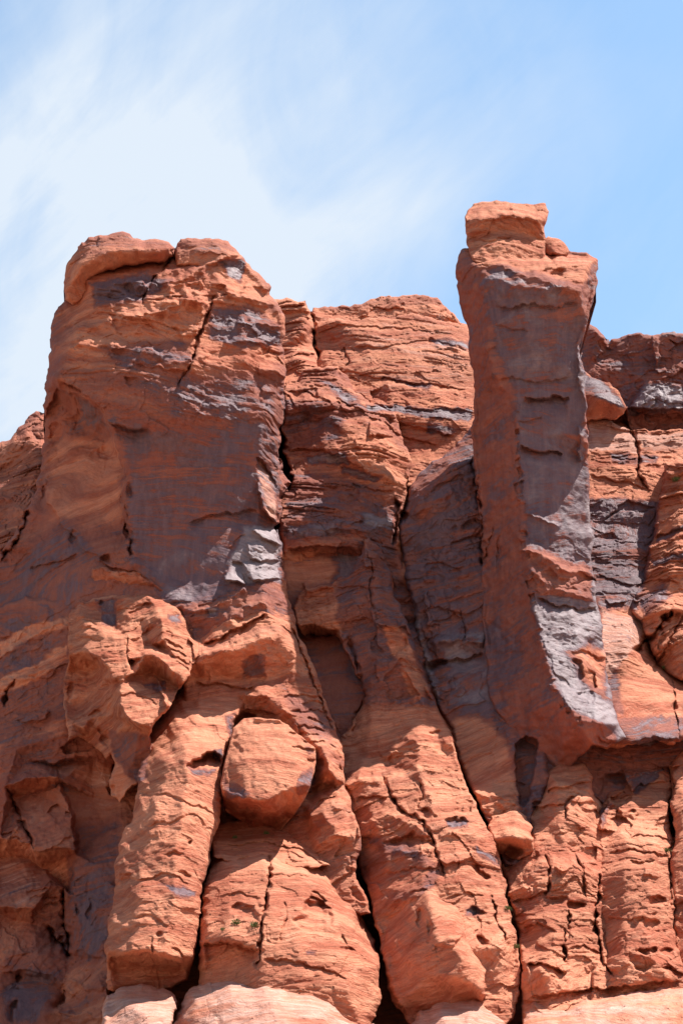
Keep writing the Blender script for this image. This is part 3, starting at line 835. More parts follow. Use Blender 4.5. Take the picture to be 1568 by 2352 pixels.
nose([(700, 935), (760, 925), (840, 950), (900, 990)], 1.0, 20, 10)
nose([(690, 1048), (760, 1040), (840, 1075), (920, 1100)], 1.2, 22, 12)
nose([(700, 1120), (770, 1108), (850, 1135), (910, 1140)], 1.0, 18, 12)
nose([(660, 1225), (740, 1215), (830, 1222), (900, 1216)], 0.9, 14, 10)
varn([(780, 1000), (900, 1010), (930, 1080), (840, 1060)], -0.3, 14)
pale([(770, 880), (870, 940), (920, 1010), (820, 980)], 0.2, 14)
varn([(700, 1050), (790, 1040), (800, 1060), (720, 1070)], 0.8, 6)
varn([(790, 1070), (880, 1095), (860, 1104), (790, 1084)], 0.7, 6)
varn([(830, 1180), (900, 1185), (905, 1215), (840, 1210)], 0.8, 8)
varn([(650, 1210), (760, 1200), (800, 1230), (660, 1240)], 0.6, 8)
varn([(600, 960), (650, 960), (640, 1180), (600, 1200)], 0.2, 10)
varn([(940, 1170), (1080, 1050), (1100, 1130), (1100, 1440), (980, 1440)], 0.14, 16)  # varnish raised so colour deepens the shade on the fin

varn([(-80, 1380), (60, 1250), (200, 1260), (250, 1300), (205, 1370), (150, 1420), (150, 1640), (60, 1700), (-80, 1700)], 0.26, 20)
varn([(175, 1900), (275, 1880), (262, 2030), (245, 2200), (180, 2220), (165, 2060)], 0.34, 16)  # strip of shade beside the column, painted as varnish
varn([(0, 1560), (90, 1520), (150, 1480), (150, 1510), (90, 1560), (0, 1600)], -0.5, 8)
varn([(0, 1480), (60, 1440), (155, 1425), (155, 1440), (60, 1470), (0, 1510)], -0.45, 8)
varn([(655, 930), (720, 915), (770, 930), (740, 1000), (660, 1020)], 0.25, 10)
varn([(680, 1100), (830, 1110), (860, 1170), (700, 1180)], 0.3, 14)
varn([(820, 1930), (990, 1990), (960, 2060), (860, 2060)], 0.12, 12)
pale([(760, 740), (1000, 735), (1080, 800), (1080, 900), (900, 880), (780, 820)], 0.12, 25)

slab([(135, 893), (190, 912), (215, 938), (240, 973), (262, 1003), (283, 1100), (290, 1230), (262, 1290), (200, 1270), (110, 1160), (100, 960)], 1.9, 0.019, -0.0135, 3)
varn([(770, 1260), (900, 1240), (980, 1480), (1010, 1620), (840, 1620), (780, 1470)], 0.44, 16)  # varnish plus painted shade on the upper ridge
varn([(880, 1440), (915, 1440), (985, 1590), (950, 1610)], -0.3, 10)
varn([(292, 985), (600, 975), (600, 1200), (560, 1350), (430, 1380), (320, 1310)], 0.30, 14)
varn([(560, 1208), (645, 1208), (652, 1330), (510, 1345)], 0.72, 8)
varn([(330, 1320), (420, 1255), (530, 1300), (500, 1370), (400, 1385)], 0.42, 16)
varn([(210, 650), (330, 628), (400, 640), (330, 690), (220, 705)], 0.32, 8)
varn([(500, 600), (558, 602), (556, 645), (524, 636)], 0.5, 6)
varn([(485, 715), (560, 700), (640, 745), (640, 790), (560, 800), (480, 780)], 0.30, 10)
varn([(230, 800), (420, 780), (440, 830), (300, 850)], 0.20, 14)

varn([(1215, 1392), (1250, 1400), (1300, 1405), (1376, 1402), (1372, 1384), (1222, 1356)], 0.5, 6)
over([(1210, 1320), (1260, 1340), (1330, 1352)], 0.5, 6)
slab([(1282, 1300), (1330, 1312), (1366, 1335), (1300, 1345)], 0.6, 0.02, 0.02, 2)


STEP = 1.7
def bb_slice(U, V, x0, x1, y0, y1):
    u = U[0]; v = V[:, 0]
    i0, i1 = np.searchsorted(u, x0), np.searchsorted(u, x1)
    j0, j1 = np.searchsorted(v, y0), np.searchsorted(v, y1)
    if i1 <= i0 or j1 <= j0: return None
    return (slice(j0, j1), slice(i0, i1))
def apply_features(U, V, WU, WV, Y):
    GUs, GVs = U, V
    for f in FE:
        k = f[0]
        if k == 'niche':
            _, cu, cv, ru, rv, d, rot = f
            R = max(ru, rv) * 1.5 + 12
            s = bb_slice(U, V, cu - R, cu + R, cv - R, cv + R)
            if s is None: continue
            a = WU[s] - cu; b = WV[s] - cv
            x = (a * math.cos(rot) + b * math.sin(rot)) / ru; y = (-a * math.sin(rot) + b * math.cos(rot)) / rv
            r = np.sqrt(x * x + y * y) * (1 + 0.5 * perlin(GUs[s] / 24 + cu, GVs[s] / 18, 71))
            Y[s] += 0.58 * d * (1 - smooth(r, 0.35, 1.0)) * (1 + 0.35 * np.clip(-y, -1, 1))
            continue
        P = f[1]
        m = {'nose': 4 * max(f[3], f[4]) if k == 'nose' else 0, 'over': 4 * f[3] if k == 'over' else 0,
             'crack': 4 * f[2] if k == 'crack' else 0, 'slab': f[5] * 2 if k == 'slab' else 0}[k] + 14
        xs = [p[0] for p in P]; ys = [p[1] for p in P]
        s = bb_slice(U, V, min(xs) - m, max(xs) + m, min(ys) - m, max(ys) + m)
        if s is None: continue
        pu, pv = WU[s], WV[s]
        if k == 'slab':
            d, _, _, _, _ = polydist(pu, pv, P, True)
            sg = np.where(inside(pu, pv, P), d, -d)
            c = (sum(xs) / len(xs), sum(ys) / len(ys))
            Y[s] += smooth(sg, -f[5], f[5]) * (f[2] + f[3] * (pu - c[0]) + f[4] * (pv - c[1]))
            continue
        d, _, _, side, arc = polydist(pu, pv, P, False)
        tp = smooth(arc, 0, 0.12) * smooth(1 - arc, 0, 0.12)
        if k == 'crack':
            tp = smooth(arc, -0.02, 0.06) * smooth(1 - arc, -0.02, 0.06)
            wd = f[2] * np.clip(0.75 + 1.1 * perlin(U[s] / 16, V[s] / 16, 73), 0.25, 1.7)
            Y[s] += f[3] * tp * (np.exp(-(d / wd) ** 2) * np.clip(0.8 + perlin(U[s] / 23, V[s] / 23, 74), 0.2, 1.4) + 0.22 * side * np.exp(-d / 16))
        elif k == 'nose':
            d = d * np.clip(1 + 0.6 * perlin(U[s] / 19, V[s] / 19, 75), 0.4, 2)
            Y[s] -= f[2] * tp * np.where(side < 0, np.exp(-d / f[3]), np.exp(-d / f[4]))
        elif k == 'over':
            Y[s] += f[2] * tp * np.where(side > 0, smooth(d, 0, 3) * np.exp(-d / f[3]), 0)
def paint(U, V, WU, WV):
    out = {'varnish': np.zeros_like(U), 'pale': np.zeros_like(U)}
    for k, P, a, soft in VA:
        xs = [p[0] for p in P]; ys = [p[1] for p in P]; m = soft + 12
        s = bb_slice(U, V, min(xs) - m, max(xs) + m, min(ys) - m, max(ys) + m)
        if s is None: continue
        d, _, _, _, _ = polydist(WU[s], WV[s], P, True)
        sg = np.where(inside(WU[s], WV[s], P), d, -d)
        w = smooth(sg, -soft, soft)
        out[k][s] = out[k][s] * (1 - w) + a * w
    return out

def rock(name, outline, ctrl, T=20, push=None, rim=(14, 1.6), strata=(0.5, 1.0, 0.0), lumps=0.8, facet=0.5, soft=3, jit=1.0,
         seed=0, varnish=0.25, paleness=0.0, lamina=0.6, parent=None, label=None, cat=None, group=None, kind=None, step=None):
    st = step or STEP
    P = densify(outline, 5.0, jit)
    u0, v0 = P.min(0) - 2 * st; u1, v1 = P.max(0) + 2 * st
    us = np.arange(u0, u1, st); vs = np.arange(v0, v1, st)
    U, V = np.meshgrid(us, vs)
    # inside test by scan lines, distance to the outline by windows
    ins = np.zeros(U.shape, bool)
    X1, Y1 = P[:, 0], P[:, 1]; X2, Y2 = np.roll(X1, -1), np.roll(Y1, -1)
    for r, y in enumerate(vs):
        c = (Y1 > y) != (Y2 > y)
        if not c.any(): continue
        xs = np.sort(X1[c] + (y - Y1[c]) * (X2[c] - X1[c]) / (Y2[c] - Y1[c]))
        ins[r] = (np.searchsorted(xs, us) & 1) == 1
    W = rim[0] * 1.5 + 12
    D = np.full(U.shape, 1e9); NU = U.copy(); NV = V.copy()
    for k in range(len(P)):
        ax, ay, bx, by = X1[k], Y1[k], X2[k], Y2[k]
        i0, i1 = np.searchsorted(us, min(ax, bx) - W), np.searchsorted(us, max(ax, bx) + W)
        j0, j1 = np.searchsorted(vs, min(ay, by) - W), np.searchsorted(vs, max(ay, by) + W)
        s = (slice(j0, j1), slice(i0, i1)); uu, vv = U[s], V[s]
        ex, ey = bx - ax, by - ay
        t = np.clip(((uu - ax) * ex + (vv - ay) * ey) / (ex * ex + ey * ey + 1e-9), 0, 1)
        qx, qy = ax + t * ex, ay + t * ey; d = np.hypot(uu - qx, vv - qy)
        m = d < D[s]
        D[s] = np.where(m, d, D[s]); NU[s] = np.where(m, qx, NU[s]); NV[s] = np.where(m, qy, NV[s])
    fk = ins[:-1, :-1] | ins[1:, :-1] | ins[:-1, 1:] | ins[1:, 1:]
    U = np.where(ins, U, NU); V = np.where(ins, V, NV)
    far = ~ins & (D > 3 * st)
    d = np.where(ins, np.minimum(D, 1e3), 0.0)
    GU, GV = np.meshgrid(us, vs)
    wu, wv = warp(GU, GV)
    WU, WV = GU - wu, GV - wv
    Y = surface(WU, WV, ctrl)
    if push:      # lean: (v0, v1, metres at v0 fading to nothing at v1)
        Y = Y + push[2] * (1 - smooth(WV, push[0], push[1]))
    Y = np.where(Y < 198, 198 + 1.85 * (Y - 198), 198 + 1.22 * (Y - 198))
    if soft: Y = blur(Y, soft)
    x, _, z = pos(U, V, Y)
    # relief
    K = np.ones_like(Y)
    for CP, cf, cs in CALM:
        xs_ = [p[0] for p in CP]; ys_ = [p[1] for p in CP]; m_ = cs + 12
        s = bb_slice(GU, GV, min(xs_) - m_, max(xs_) + m_, min(ys_) - m_, max(ys_) + m_)
        if s is None: continue
        dd = polydist(WU[s], WV[s], CP, True)[0]
        w_ = smooth(np.where(inside(WU[s], WV[s], CP), dd, -dd), -cs, cs)
        K[s] = K[s] * (1 - w_) + cf * w_
    tl_ = strata[2]
    lumps = lumps * (0.25 + 0.75 * K); facet = facet * K
    Y = Y + lumps * (fbm(x / 9.0, z / 7.0, 3, seed, 0.40) * 1.3)
    amp, sc_, tl = strata
    bend = 0.9 * perlin(x / 22, z / 18, seed + 31) + 0.22 * perlin(x / 6, z / 6, seed + 32)
    tiltv = tl + 0.22 * perlin(x / 30, z / 12, seed + 33)
    tilts = tiltv
    b = z - tilts * x + bend
    mod = 0.10 + 1.05 * smooth(fbm(x / 12, z / 5, 2, seed + 5), -0.25, 0.6)
    ww = 0.35 * perlin(x / 3, z / 3, seed + 8); wz = 0.35 * perlin(x / 3, z / 3, seed + 9)
    h1, e1 = facets(x / 6.5 + ww, (z - tl * x) / 4.5 + wz, seed + 1)
    b = b + 0.6 * h1
    amp = amp * K
    if True:
        Y = Y - amp * mod * (beds(b + 0.12 * perlin(x / 1.7, z / 1.7, seed + 61), sc_ * 1.9) * 0.5 + beds(b * 1.07 + 300 + 0.10 * perlin(x / 1.1, z / 1.1, seed + 62), sc_ * 0.62) * 0.55)
    if True:
        h2, e2 = facets(x / 2.1 + ww * 2, (z - tl * x) / 1.5 + wz * 2, seed + 2)
        fm = smooth(fbm(x / 9, z / 9, 2, seed + 15), -0.35, 0.45)
        Y = Y + facet * (0.7 * h1 + 0.35 * h2 * (0.25 + fm) + 0.15 * np.exp(-(e1 / 0.04) ** 2) * fm)
    h3, e3 = facets(x / 0.85 + ww * 3, (z - tl * x) / 0.55 + wz * 3, seed + 3)
    Y = Y + 0.16 * K * h3 * (0.3 + facet)
    Y = Y + 0.07 * (0.3 + 0.7 * K) * fbm(x / 0.9, z / 0.7, 3, seed + 22)
    tmp = Y.copy(); apply_features(GU, GV, WU, WV, tmp); Y = tmp
    rr = rim[0] * (1 + 0.5 * perlin(GU / 40, GV / 40, seed + 44))
    t = np.clip(d / np.maximum(rr, 2), 0, 1)
    Y = Y + rim[1] * (1 - np.sqrt(np.clip(1 - (1 - t) ** 2, 0, 1)))
    at_ = paint(GU, GV, WU, WV)
    va = varnish + at_['varnish']; pa = paleness + at_['pale']
    Xw, Yw, Zw = pos(U, V, Y)
    # index used vertices
    used = np.zeros(U.shape, bool)
    used[:-1, :-1] |= fk; used[1:, :-1] |= fk; used[:-1, 1:] |= fk; used[1:, 1:] |= fk
    idx = np.full(U.shape, -1); nv = int(used.sum()); idx[used] = np.arange(nv)
    F = np.stack([idx[:-1, :-1][fk], idx[1:, :-1][fk], idx[1:, 1:][fk], idx[:-1, 1:][fk]], 1)
    co = np.stack([Xw[used], Yw[used], Zw[used]], 1)
    uv = np.stack([U[used], V[used]], 1)
    # closed back: rings behind the rim
    E = np.concatenate([F[:, [0, 1]], F[:, [1, 2]], F[:, [2, 3]], F[:, [3, 0]]])
    key = np.minimum(E[:, 0], E[:, 1]).astype(np.int64) * (nv + 1) + np.maximum(E[:, 0], E[:, 1])
    _, inv, cnt = np.unique(key, return_inverse=True, return_counts=True)
    B = E[cnt[inv.ravel()] == 1]
    bv = np.unique(B); rmap = np.full(nv, -1); nb = len(bv); rmap[bv] = np.arange(nb)
    nx = np.zeros(nv); ny = np.zeros(nv)
    du = uv[B[:, 1], 0] - uv[B[:, 0], 0]; dv = uv[B[:, 1], 1] - uv[B[:, 0], 1]
    for e in (0, 1):
        np.add.at(nx, B[:, e], -dv); np.add.at(ny, B[:, e], du)
    ln = np.hypot(nx, ny) + 1e-9; nx /= ln; ny /= ln       # outward in picture sense
    upk = np.clip(-ny[bv], 0, 1)
    cen = co.mean(0); rings = []; quads = [F]
    yb = float(np.percentile(co[:, 1], 60)) + T
    prev = bv
    base = nv; cb = co[bv]
    for q, fr in enumerate((0.12, 0.45, 1.0)):
        Yt = cb[:, 1] + (np.maximum(yb - cb[:, 1], T * 0.4)) * fr
        k = Yt / cb[:, 1]
        xr = cb[:, 0] * k; zr = (cb[:, 2] - CAMZ) * k + CAMZ
        zz = zr * (1 - upk) + (cb[:, 2] - 0.02 * T * fr) * upk
        sh = 0.03 + 0.12 * fr * (1 - 0.0)
        cx, cz = cen[0] * (yb / cen[1]), (cen[2]) * (yb / cen[1])
        xx = xr + (cx - xr) * sh * 0.35 ; zz = zz + (cz - zz) * sh * 0.30 * (1 - upk)
        ring = np.stack([xx, Yt, zz], 1)
        ring += 0.35 * np.stack([perlin(cb[:, 0] / 2.5, cb[:, 2] / 2.5 + q, 50 + i) for i in range(3)], 1)
        rings.append(ring)
        cur = np.arange(base, base + nb)
        a, b_ = B[:, 0], B[:, 1]
        ra = prev[rmap[a]]; rb = prev[rmap[b_]]
        quads.append(np.stack([rb, ra, cur[rmap[a]], cur[rmap[b_]]], 1))
        prev = cur; base += nb
    apex = rings[-1].mean(0)[None] + np.array([[0, T * 0.2, 0]])
    co = np.concatenate([co] + rings + [apex])
    tri = np.stack([prev[rmap[B[:, 1]]], prev[rmap[B[:, 0]]], np.full(len(B), base)], 1)
    Q = np.concatenate(quads)
    org = np.array([float(cen[0]), float(np.percentile(co[:nv, 1], 50)), float(co[:nv, 2].min())])
    if parent is not None: org = np.array(parent.location)
    me = bpy.data.meshes.new(name)
    me.vertices.add(len(co)); me.vertices.foreach_set('co', (co - org).astype(np.float32).ravel())
    nl = Q.size + tri.size
    me.loops.add(nl); me.loops.foreach_set('vertex_index', np.concatenate([Q.ravel(), tri.ravel()]).astype(np.int32))
    me.polygons.add(len(Q) + len(tri))
    ls = np.concatenate([np.arange(len(Q)) * 4, Q.size + np.arange(len(tri)) * 3]).astype(np.int32)
    me.polygons.foreach_set('loop_start', ls)
    me.polygons.foreach_set('use_smooth', np.ones(len(ls), bool))
    me.update(calc_edges=True); me.validate()
    n_ex = len(co) - nv
    for an, arr in (('varnish', va[used]), ('pale', pa[used]), ('tilt', np.broadcast_to(tilts, U.shape)[used]), ('lamina', (lamina * K)[used])):
        A = me.attributes.new(an, 'FLOAT', 'POINT')
        full = np.concatenate([arr, np.full(n_ex, float(arr.mean()))]).astype(np.float32)
        A.data.foreach_set('value', full)
    me.materials.append(ROCK)
    o = bpy.data.objects.new(name, me); sc.collection.objects.link(o)
    if parent is not None: o.parent = parent
    else: o.location = org
    tag(o, label, cat, group, kind)
    print(name, nv)
    return o
def tag(o, label=None, cat=None, group=None, kind=None):
    for k, v in (('label', label), ('category', cat), ('group', group), ('kind', kind)):
        if v: o[k] = v
    return o
def empty(name, loc, label, cat, group=None):
    o = bpy.data.objects.new(name, None); sc.collection.objects.link(o); o.location = loc
    return tag(o, label, cat, group)

# ------------------------------------------------------------------ ground
def ground():
    m = new_mat("desert_sand"); t = NT(m)
    geo = t.n('ShaderNodeNewGeometry').outputs['Position']
    c = t.mix(t.ramp(t.noise(geo, 0.05, 6), 0.35, 0.7), (0.23, 0.125, 0.075, 1), (0.33, 0.19, 0.12, 1))
    c = t.mix(t.math('MULTIPLY', t.ramp(t.noise(geo, 0.7, 6), 0.55, 0.7), 0.5), c, (0.20, 0.16, 0.09, 1))
    bp = t.n('ShaderNodeBump', {'Height': t.noise(geo, 1.5, 8), 'Distance': 0.3, 'Strength': 0.6})
    pb = t.n('ShaderNodeBsdfPrincipled', {'Base Color': c, 'Roughness': 0.95, 'Normal': bp.outputs[0]})
    t.n('ShaderNodeOutputMaterial', {'Surface': pb.outputs[0]})
    # sand flat in front, rising as a talus foot under the cliff
    xs = np.concatenate([np.linspace(-5000, -260, 12), np.linspace(-240, 240, 80), np.linspace(260, 5000, 12)])
    ys = np.concatenate([np.linspace(-5000, -60, 10), np.linspace(-40, 320, 60), np.linspace(360, 6000, 10)])
    X, Yy = np.meshgrid(xs, ys)
    Z = 30 * smooth(Yy, 120, 185) * smooth(-np.abs(X), -420, -160) + 0.8 * fbm(X / 25, Yy / 25, 3, 3) * smooth(np.abs(Yy), 10, 60)
    n = len(xs)
    me = bpy.data.meshes.new("ground")
    vs = np.stack([X.ravel(), Yy.ravel(), Z.ravel()], 1)
    fs = [(j * n + i, j * n + i + 1, (j + 1) * n + i + 1, (j + 1) * n + i) for j in range(len(ys) - 1) for i in range(n - 1)]
    me.from_pydata(vs.tolist(), [], fs); me.materials.append(m)
    me.polygons.foreach_set('use_smooth', np.ones(len(fs), bool))
    o = bpy.data.objects.new("ground", me); sc.collection.objects.link(o); tag(o, kind='structure')
ground()

# ------------------------------------------------------------------ cliff and its formations
rock('cliff', [(-500, 1150), (0, 1110), (250, 1050), (560, 1000), (700, 760), (900, 740), (1060, 790), (1300, 830), (1568, 830), (2100, 900), (2100, 2700), (-500, 2700)],
     [(0, 1100, 246), (700, 800, 244), (1060, 800, 246), (1568, 830, 246), (0, 1600, 222), (784, 1600, 222), (1568, 1600, 224), (0, 2350, 200), (784, 2350, 200), (1568, 2350, 202), (-450, 1400, 240), (2050, 1400, 240)],
     T=40, rim=(30, 5), kind='structure', step=8, seed=3)

rock('background_ridge', [(-60, 1040), (-20, 1015), (0, 1012), (25, 1011), (40, 990), (55, 975), (62, 955), (80, 944), (98, 946), (130, 880), (300, 900), (300, 1300), (120, 1420), (-60, 1420)],
     [(0, 1015, 236), (90, 945, 237), (60, 1010, 231), (0, 1060, 233), (90, 1050, 228), (0, 1130, 229), (80, 1130, 226), (0, 1200, 226), (30, 1240, 222), (-60, 1400, 224), (200, 1300, 222)],
     T=40, rim=(8, 1.5), strata=(0.68, 1.3, 0.1), lumps=0.66, facet=0.8, seed=11, varnish=0.25,
     label='low layered red ridge at the left edge, lower than the big butte before it', cat='rock ridge')

rock('cliff_rim', [(600, 700), (628, 686), (650, 687), (665, 692), (690, 694), (703, 692), (710, 705), (716, 716), (722, 706), (760, 703), (800, 701), (830, 696), (870, 685), (905, 682), (940, 681), (975, 679), (1003, 681), (1012, 690), (1020, 700), (1033, 708), (1040, 722), (1050, 735), (1063, 742), (1085, 760), (1100, 900), (650, 900), (610, 800)],
     [(640, 690, 246), (700, 700, 245), (640, 850, 243), (760, 705, 247), (900, 685, 247), (1000, 685, 247), (760, 740, 244), (900, 720, 244.5), (1010, 720, 245), (900, 850, 243), (1060, 760, 246), (1060, 850, 244)],
     T=40, rim=(5, 1.0), strata=(0.60, 0.8, 0.05), lumps=0.52, facet=0.9, seed=21, varnish=0.15,
     label='dark red broken rim on the skyline between the butte and the tall spire', cat='rock rim')

rock('layered_wall', [(712, 745), (725, 735), (760, 726), (800, 732), (860, 725), (940, 722), (1000, 728), (1060, 742), (1100, 770), (1130, 1000), (1050, 1120), (900, 1120), (800, 960), (720, 900), (716, 820)],
     [[(715, 760, 240), (760, 735, 238), (800, 740, 236.5), (900, 730, 238), (1000, 735, 239), (1090, 760, 239)],
      [(720, 800, 237.5), (770, 790, 236), (850, 800, 233), (950, 800, 233), (1080, 800, 233.5)],
      [(740, 830, 234), (850, 850, 230.5), (950, 860, 229.5), (1080, 870, 229.5)],
      [(780, 890, 231), (850, 910, 227.5), (950, 925, 225.5), (1080, 935, 225)],
      [(840, 940, 227), (920, 955, 224), (1000, 968, 222.8), (1070, 975, 222.5)],
      [(890, 985, 226.5), (960, 1005, 224), (1030, 1025, 222.5)], (900, 1100, 220), (1050, 1100, 218), (720, 900, 233)],
     T=30, rim=(9, 1.6), strata=(0.41, 0.9, -0.17), lumps=0.39, facet=0.45, soft=2, seed=22, varnish=0.05, paleness=0.3, lamina=1.0,
     label='sunlit orange wall of slanting layers with a long grey stripe, left of the spire', cat='rock wall')

rock('notch_wall', [(618, 690), (640, 686), (700, 694), (716, 715), (722, 800), (730, 850), (800, 870), (830, 950), (700, 1010), (620, 1020), (640, 800)],
     [(640, 700, 238), (700, 700, 237), (640, 760, 236.5), (700, 760, 234), (660, 800, 234), (715, 790, 237), (650, 850, 231), (700, 840, 228), (760, 850, 229), (650, 900, 224), (700, 890, 222.5), (760, 900, 224), (820, 940, 223), (650, 1000, 220), (760, 1000, 219)],
     T=30, rim=(6, 1.4), strata=(0.83, 1.4, 0.05), lumps=0.46, facet=0.8, seed=23, varnish=0.1,
     label='stepped red blocks in the notch directly right of the big butte', cat='rock wall')

rock('upper_right_wall', [(1300, 800), (1345, 741), (1360, 748), (1372, 762), (1395, 790), (1402, 780), (1420, 776), (1440, 768), (1468, 765), (1490, 768), (1520, 766), (1545, 764), (1568, 766), (1650, 770), (1750, 800), (1750, 1120), (1300, 1120)],
     [(1345, 745, 236), (1370, 780, 234), (1395, 800, 236), (1350, 850, 234), (1440, 775, 235), (1568, 772, 234), (1500, 810, 233.5), (1568, 830, 232.5), (1450, 850, 234), (1500, 900, 232.5), (1568, 960, 232), (1440, 960, 235), (1568, 1060, 234), (1440, 1060, 236), (1700, 800, 232), (1700, 1060, 230)],
     T=40, rim=(7, 1.4), strata=(0.38, 1.2, -0.05), lumps=0.52, facet=0.9, seed=24, varnish=0.46, lamina=0.5,
     label='shaded purple-brown wall under the skyline in the upper right corner', cat='rock wall')

rock('jutting_block', [(1325, 850), (1345, 856), (1370, 870), (1400, 880), (1420, 905), (1437, 935), (1433, 950), (1415, 962), (1340, 968), (1320, 960)],
     [[(1325, 858, 231.5), (1350, 866, 230), (1385, 880, 229)], [(1330, 905, 228), (1380, 915, 225.5), (1434, 936, 225.5)], (1340, 960, 229.5), (1400, 958, 228)],
     T=16, rim=(5, 0.8), strata=(0.19, 1.0, -0.3), lumps=0.20, facet=0.3, seed=25, varnish=0.1, lamina=0.8,
     label='pale topped wedge of rock jutting out just right of the tall spire shaft', cat='rock block')

rock('banded_wall', [(1310, 965), (1350, 962), (1400, 965), (1440, 985), (1470, 988), (1520, 985), (1568, 988), (1700, 990), (1700, 1460), (1540, 1500), (1440, 1450), (1310, 1420)],
     [[(1340, 968, 230), (1430, 980, 229), (1500, 992, 229), (1568, 992, 229), (1690, 990, 229)],
      [(1340, 1030, 225.5), (1440, 1040, 225), (1568, 1045, 225), (1690, 1045, 224)],
      [(1340, 1070, 223.5), (1440, 1080, 222), (1568, 1085, 222.5)],
      [(1340, 1140, 221), (1430, 1140, 220.5), (1510, 1150, 219.5), (1600, 1100, 219)],
      [(1350, 1200, 219), (1430, 1200, 218.5), (1505, 1210, 219)], (1350, 1350, 213), (1440, 1340, 213), (1480, 1330, 214), (1390, 1400, 210), (1440, 1400, 210.5)],
     T=30, rim=(6, 1.0), strata=(0.34, 1.0, -0.06), lumps=0.33, facet=0.4, soft=2, seed=26, varnish=0.0, paleness=0.25, lamina=1.0,
     label='sunlit banded wall with grey varnish stripes between the spire and the right edge', cat='rock wall')

rock('right_buttress', [(1530, 1060), (1520, 1110), (1505, 1170), (1500, 1230), (1490, 1290), (1470, 1345), (1446, 1385), (1448, 1410), (1470, 1432), (1492, 1480), (1505, 1530), (1530, 1545), (1560, 1560), (1700, 1600), (1700, 1060)],
     [[(1530, 1070, 216), (1515, 1150, 214), (1500, 1260, 211.5), (1460, 1370, 209.5), (1480, 1460, 208), (1520, 1540, 207)],
      [(1568, 1080, 213.5), (1560, 1180, 211), (1545, 1280, 208), (1520, 1370, 206), (1530, 1450, 205), (1568, 1540, 205)], (1690, 1100, 214), (1690, 1550, 206)],
     T=12, push=(1300, 1500, 3.0), rim=(9, 2.0), strata=(0.68, 1.3, 0.28), lumps=0.59, facet=0.8, seed=27, varnish=0.05, lamina=0.8,
     label='shaded red layered buttress cut by the right edge, half way up', cat='rock buttress')

rock('central_buttress', [(650, 900), (658, 890), (690, 880), (698, 848), (730, 840), (775, 842), (800, 870), (815, 905), (860, 925), (900, 950), (925, 990), (940, 1040), (943, 1100), (935, 1150), (918, 1190), (916, 1250), (925, 1330), (820, 1350), (665, 1345), (652, 1290), (640, 1200), (648, 1110), (672, 1080), (650, 1040), (645, 1000), (653, 950)],
     [[(665, 895, 222), (705, 860, 224), (760, 850, 224), (800, 880, 223)],
      [(660, 935, 217.5), (710, 918, 217), (760, 925, 216.5), (810, 915, 219), (870, 935, 219)],
      [(655, 985, 218.5), (720, 985, 217), (780, 965, 214.5), (850, 960, 215), (915, 1000, 216)],
      [(660, 1040, 216.5), (740, 1035, 214.5), (820, 1040, 212), (890, 1050, 212.5), (938, 1070, 214)],
      [(675, 1090, 214), (740, 1090, 214), (820, 1105, 213.5), (890, 1090, 211.8), (938, 1110, 213)],
      [(650, 1150, 212), (730, 1140, 211.5), (820, 1150, 210.5), (915, 1160, 211.5)],
      [(648, 1200, 209), (720, 1210, 208.3), (820, 1210, 208), (905, 1210, 210)],
      [(655, 1262, 208.6), (700, 1255, 207.6), (800, 1255, 207.6), (900, 1280, 210)],
      (660, 1300, 210), (800, 1280, 210), (680, 1400, 210.5), (800, 1400, 211), (900, 1350, 211)],
     T=24, rim=(10, 2.0), strata=(0.52, 1.1, -0.05), lumps=0.52, facet=0.6, seed=31, varnish=0.20, lamina=0.7,
     label='lumpy layered buttress right of the dark slot beside the big butte', cat='rock buttress')

rock('recess_wall', [(640, 1250), (830, 1270), (850, 1500), (840, 1620), (810, 1680), (800, 1760), (740, 1700), (680, 1500), (650, 1400)],
     [(660, 1290, 210.5), (830, 1290, 210.5), (680, 1350, 210.8), (820, 1350, 211), (700, 1450, 211.5), (830, 1450, 209), (760, 1500, 208.5), (830, 1600, 205.5), (780, 1640, 205), (800, 1740, 204)],
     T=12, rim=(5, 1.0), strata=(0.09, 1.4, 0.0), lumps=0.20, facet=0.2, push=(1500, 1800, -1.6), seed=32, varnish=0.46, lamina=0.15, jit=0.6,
     label='smooth shaded wall set back in the slot under the square cave mouth', cat='rock wall')

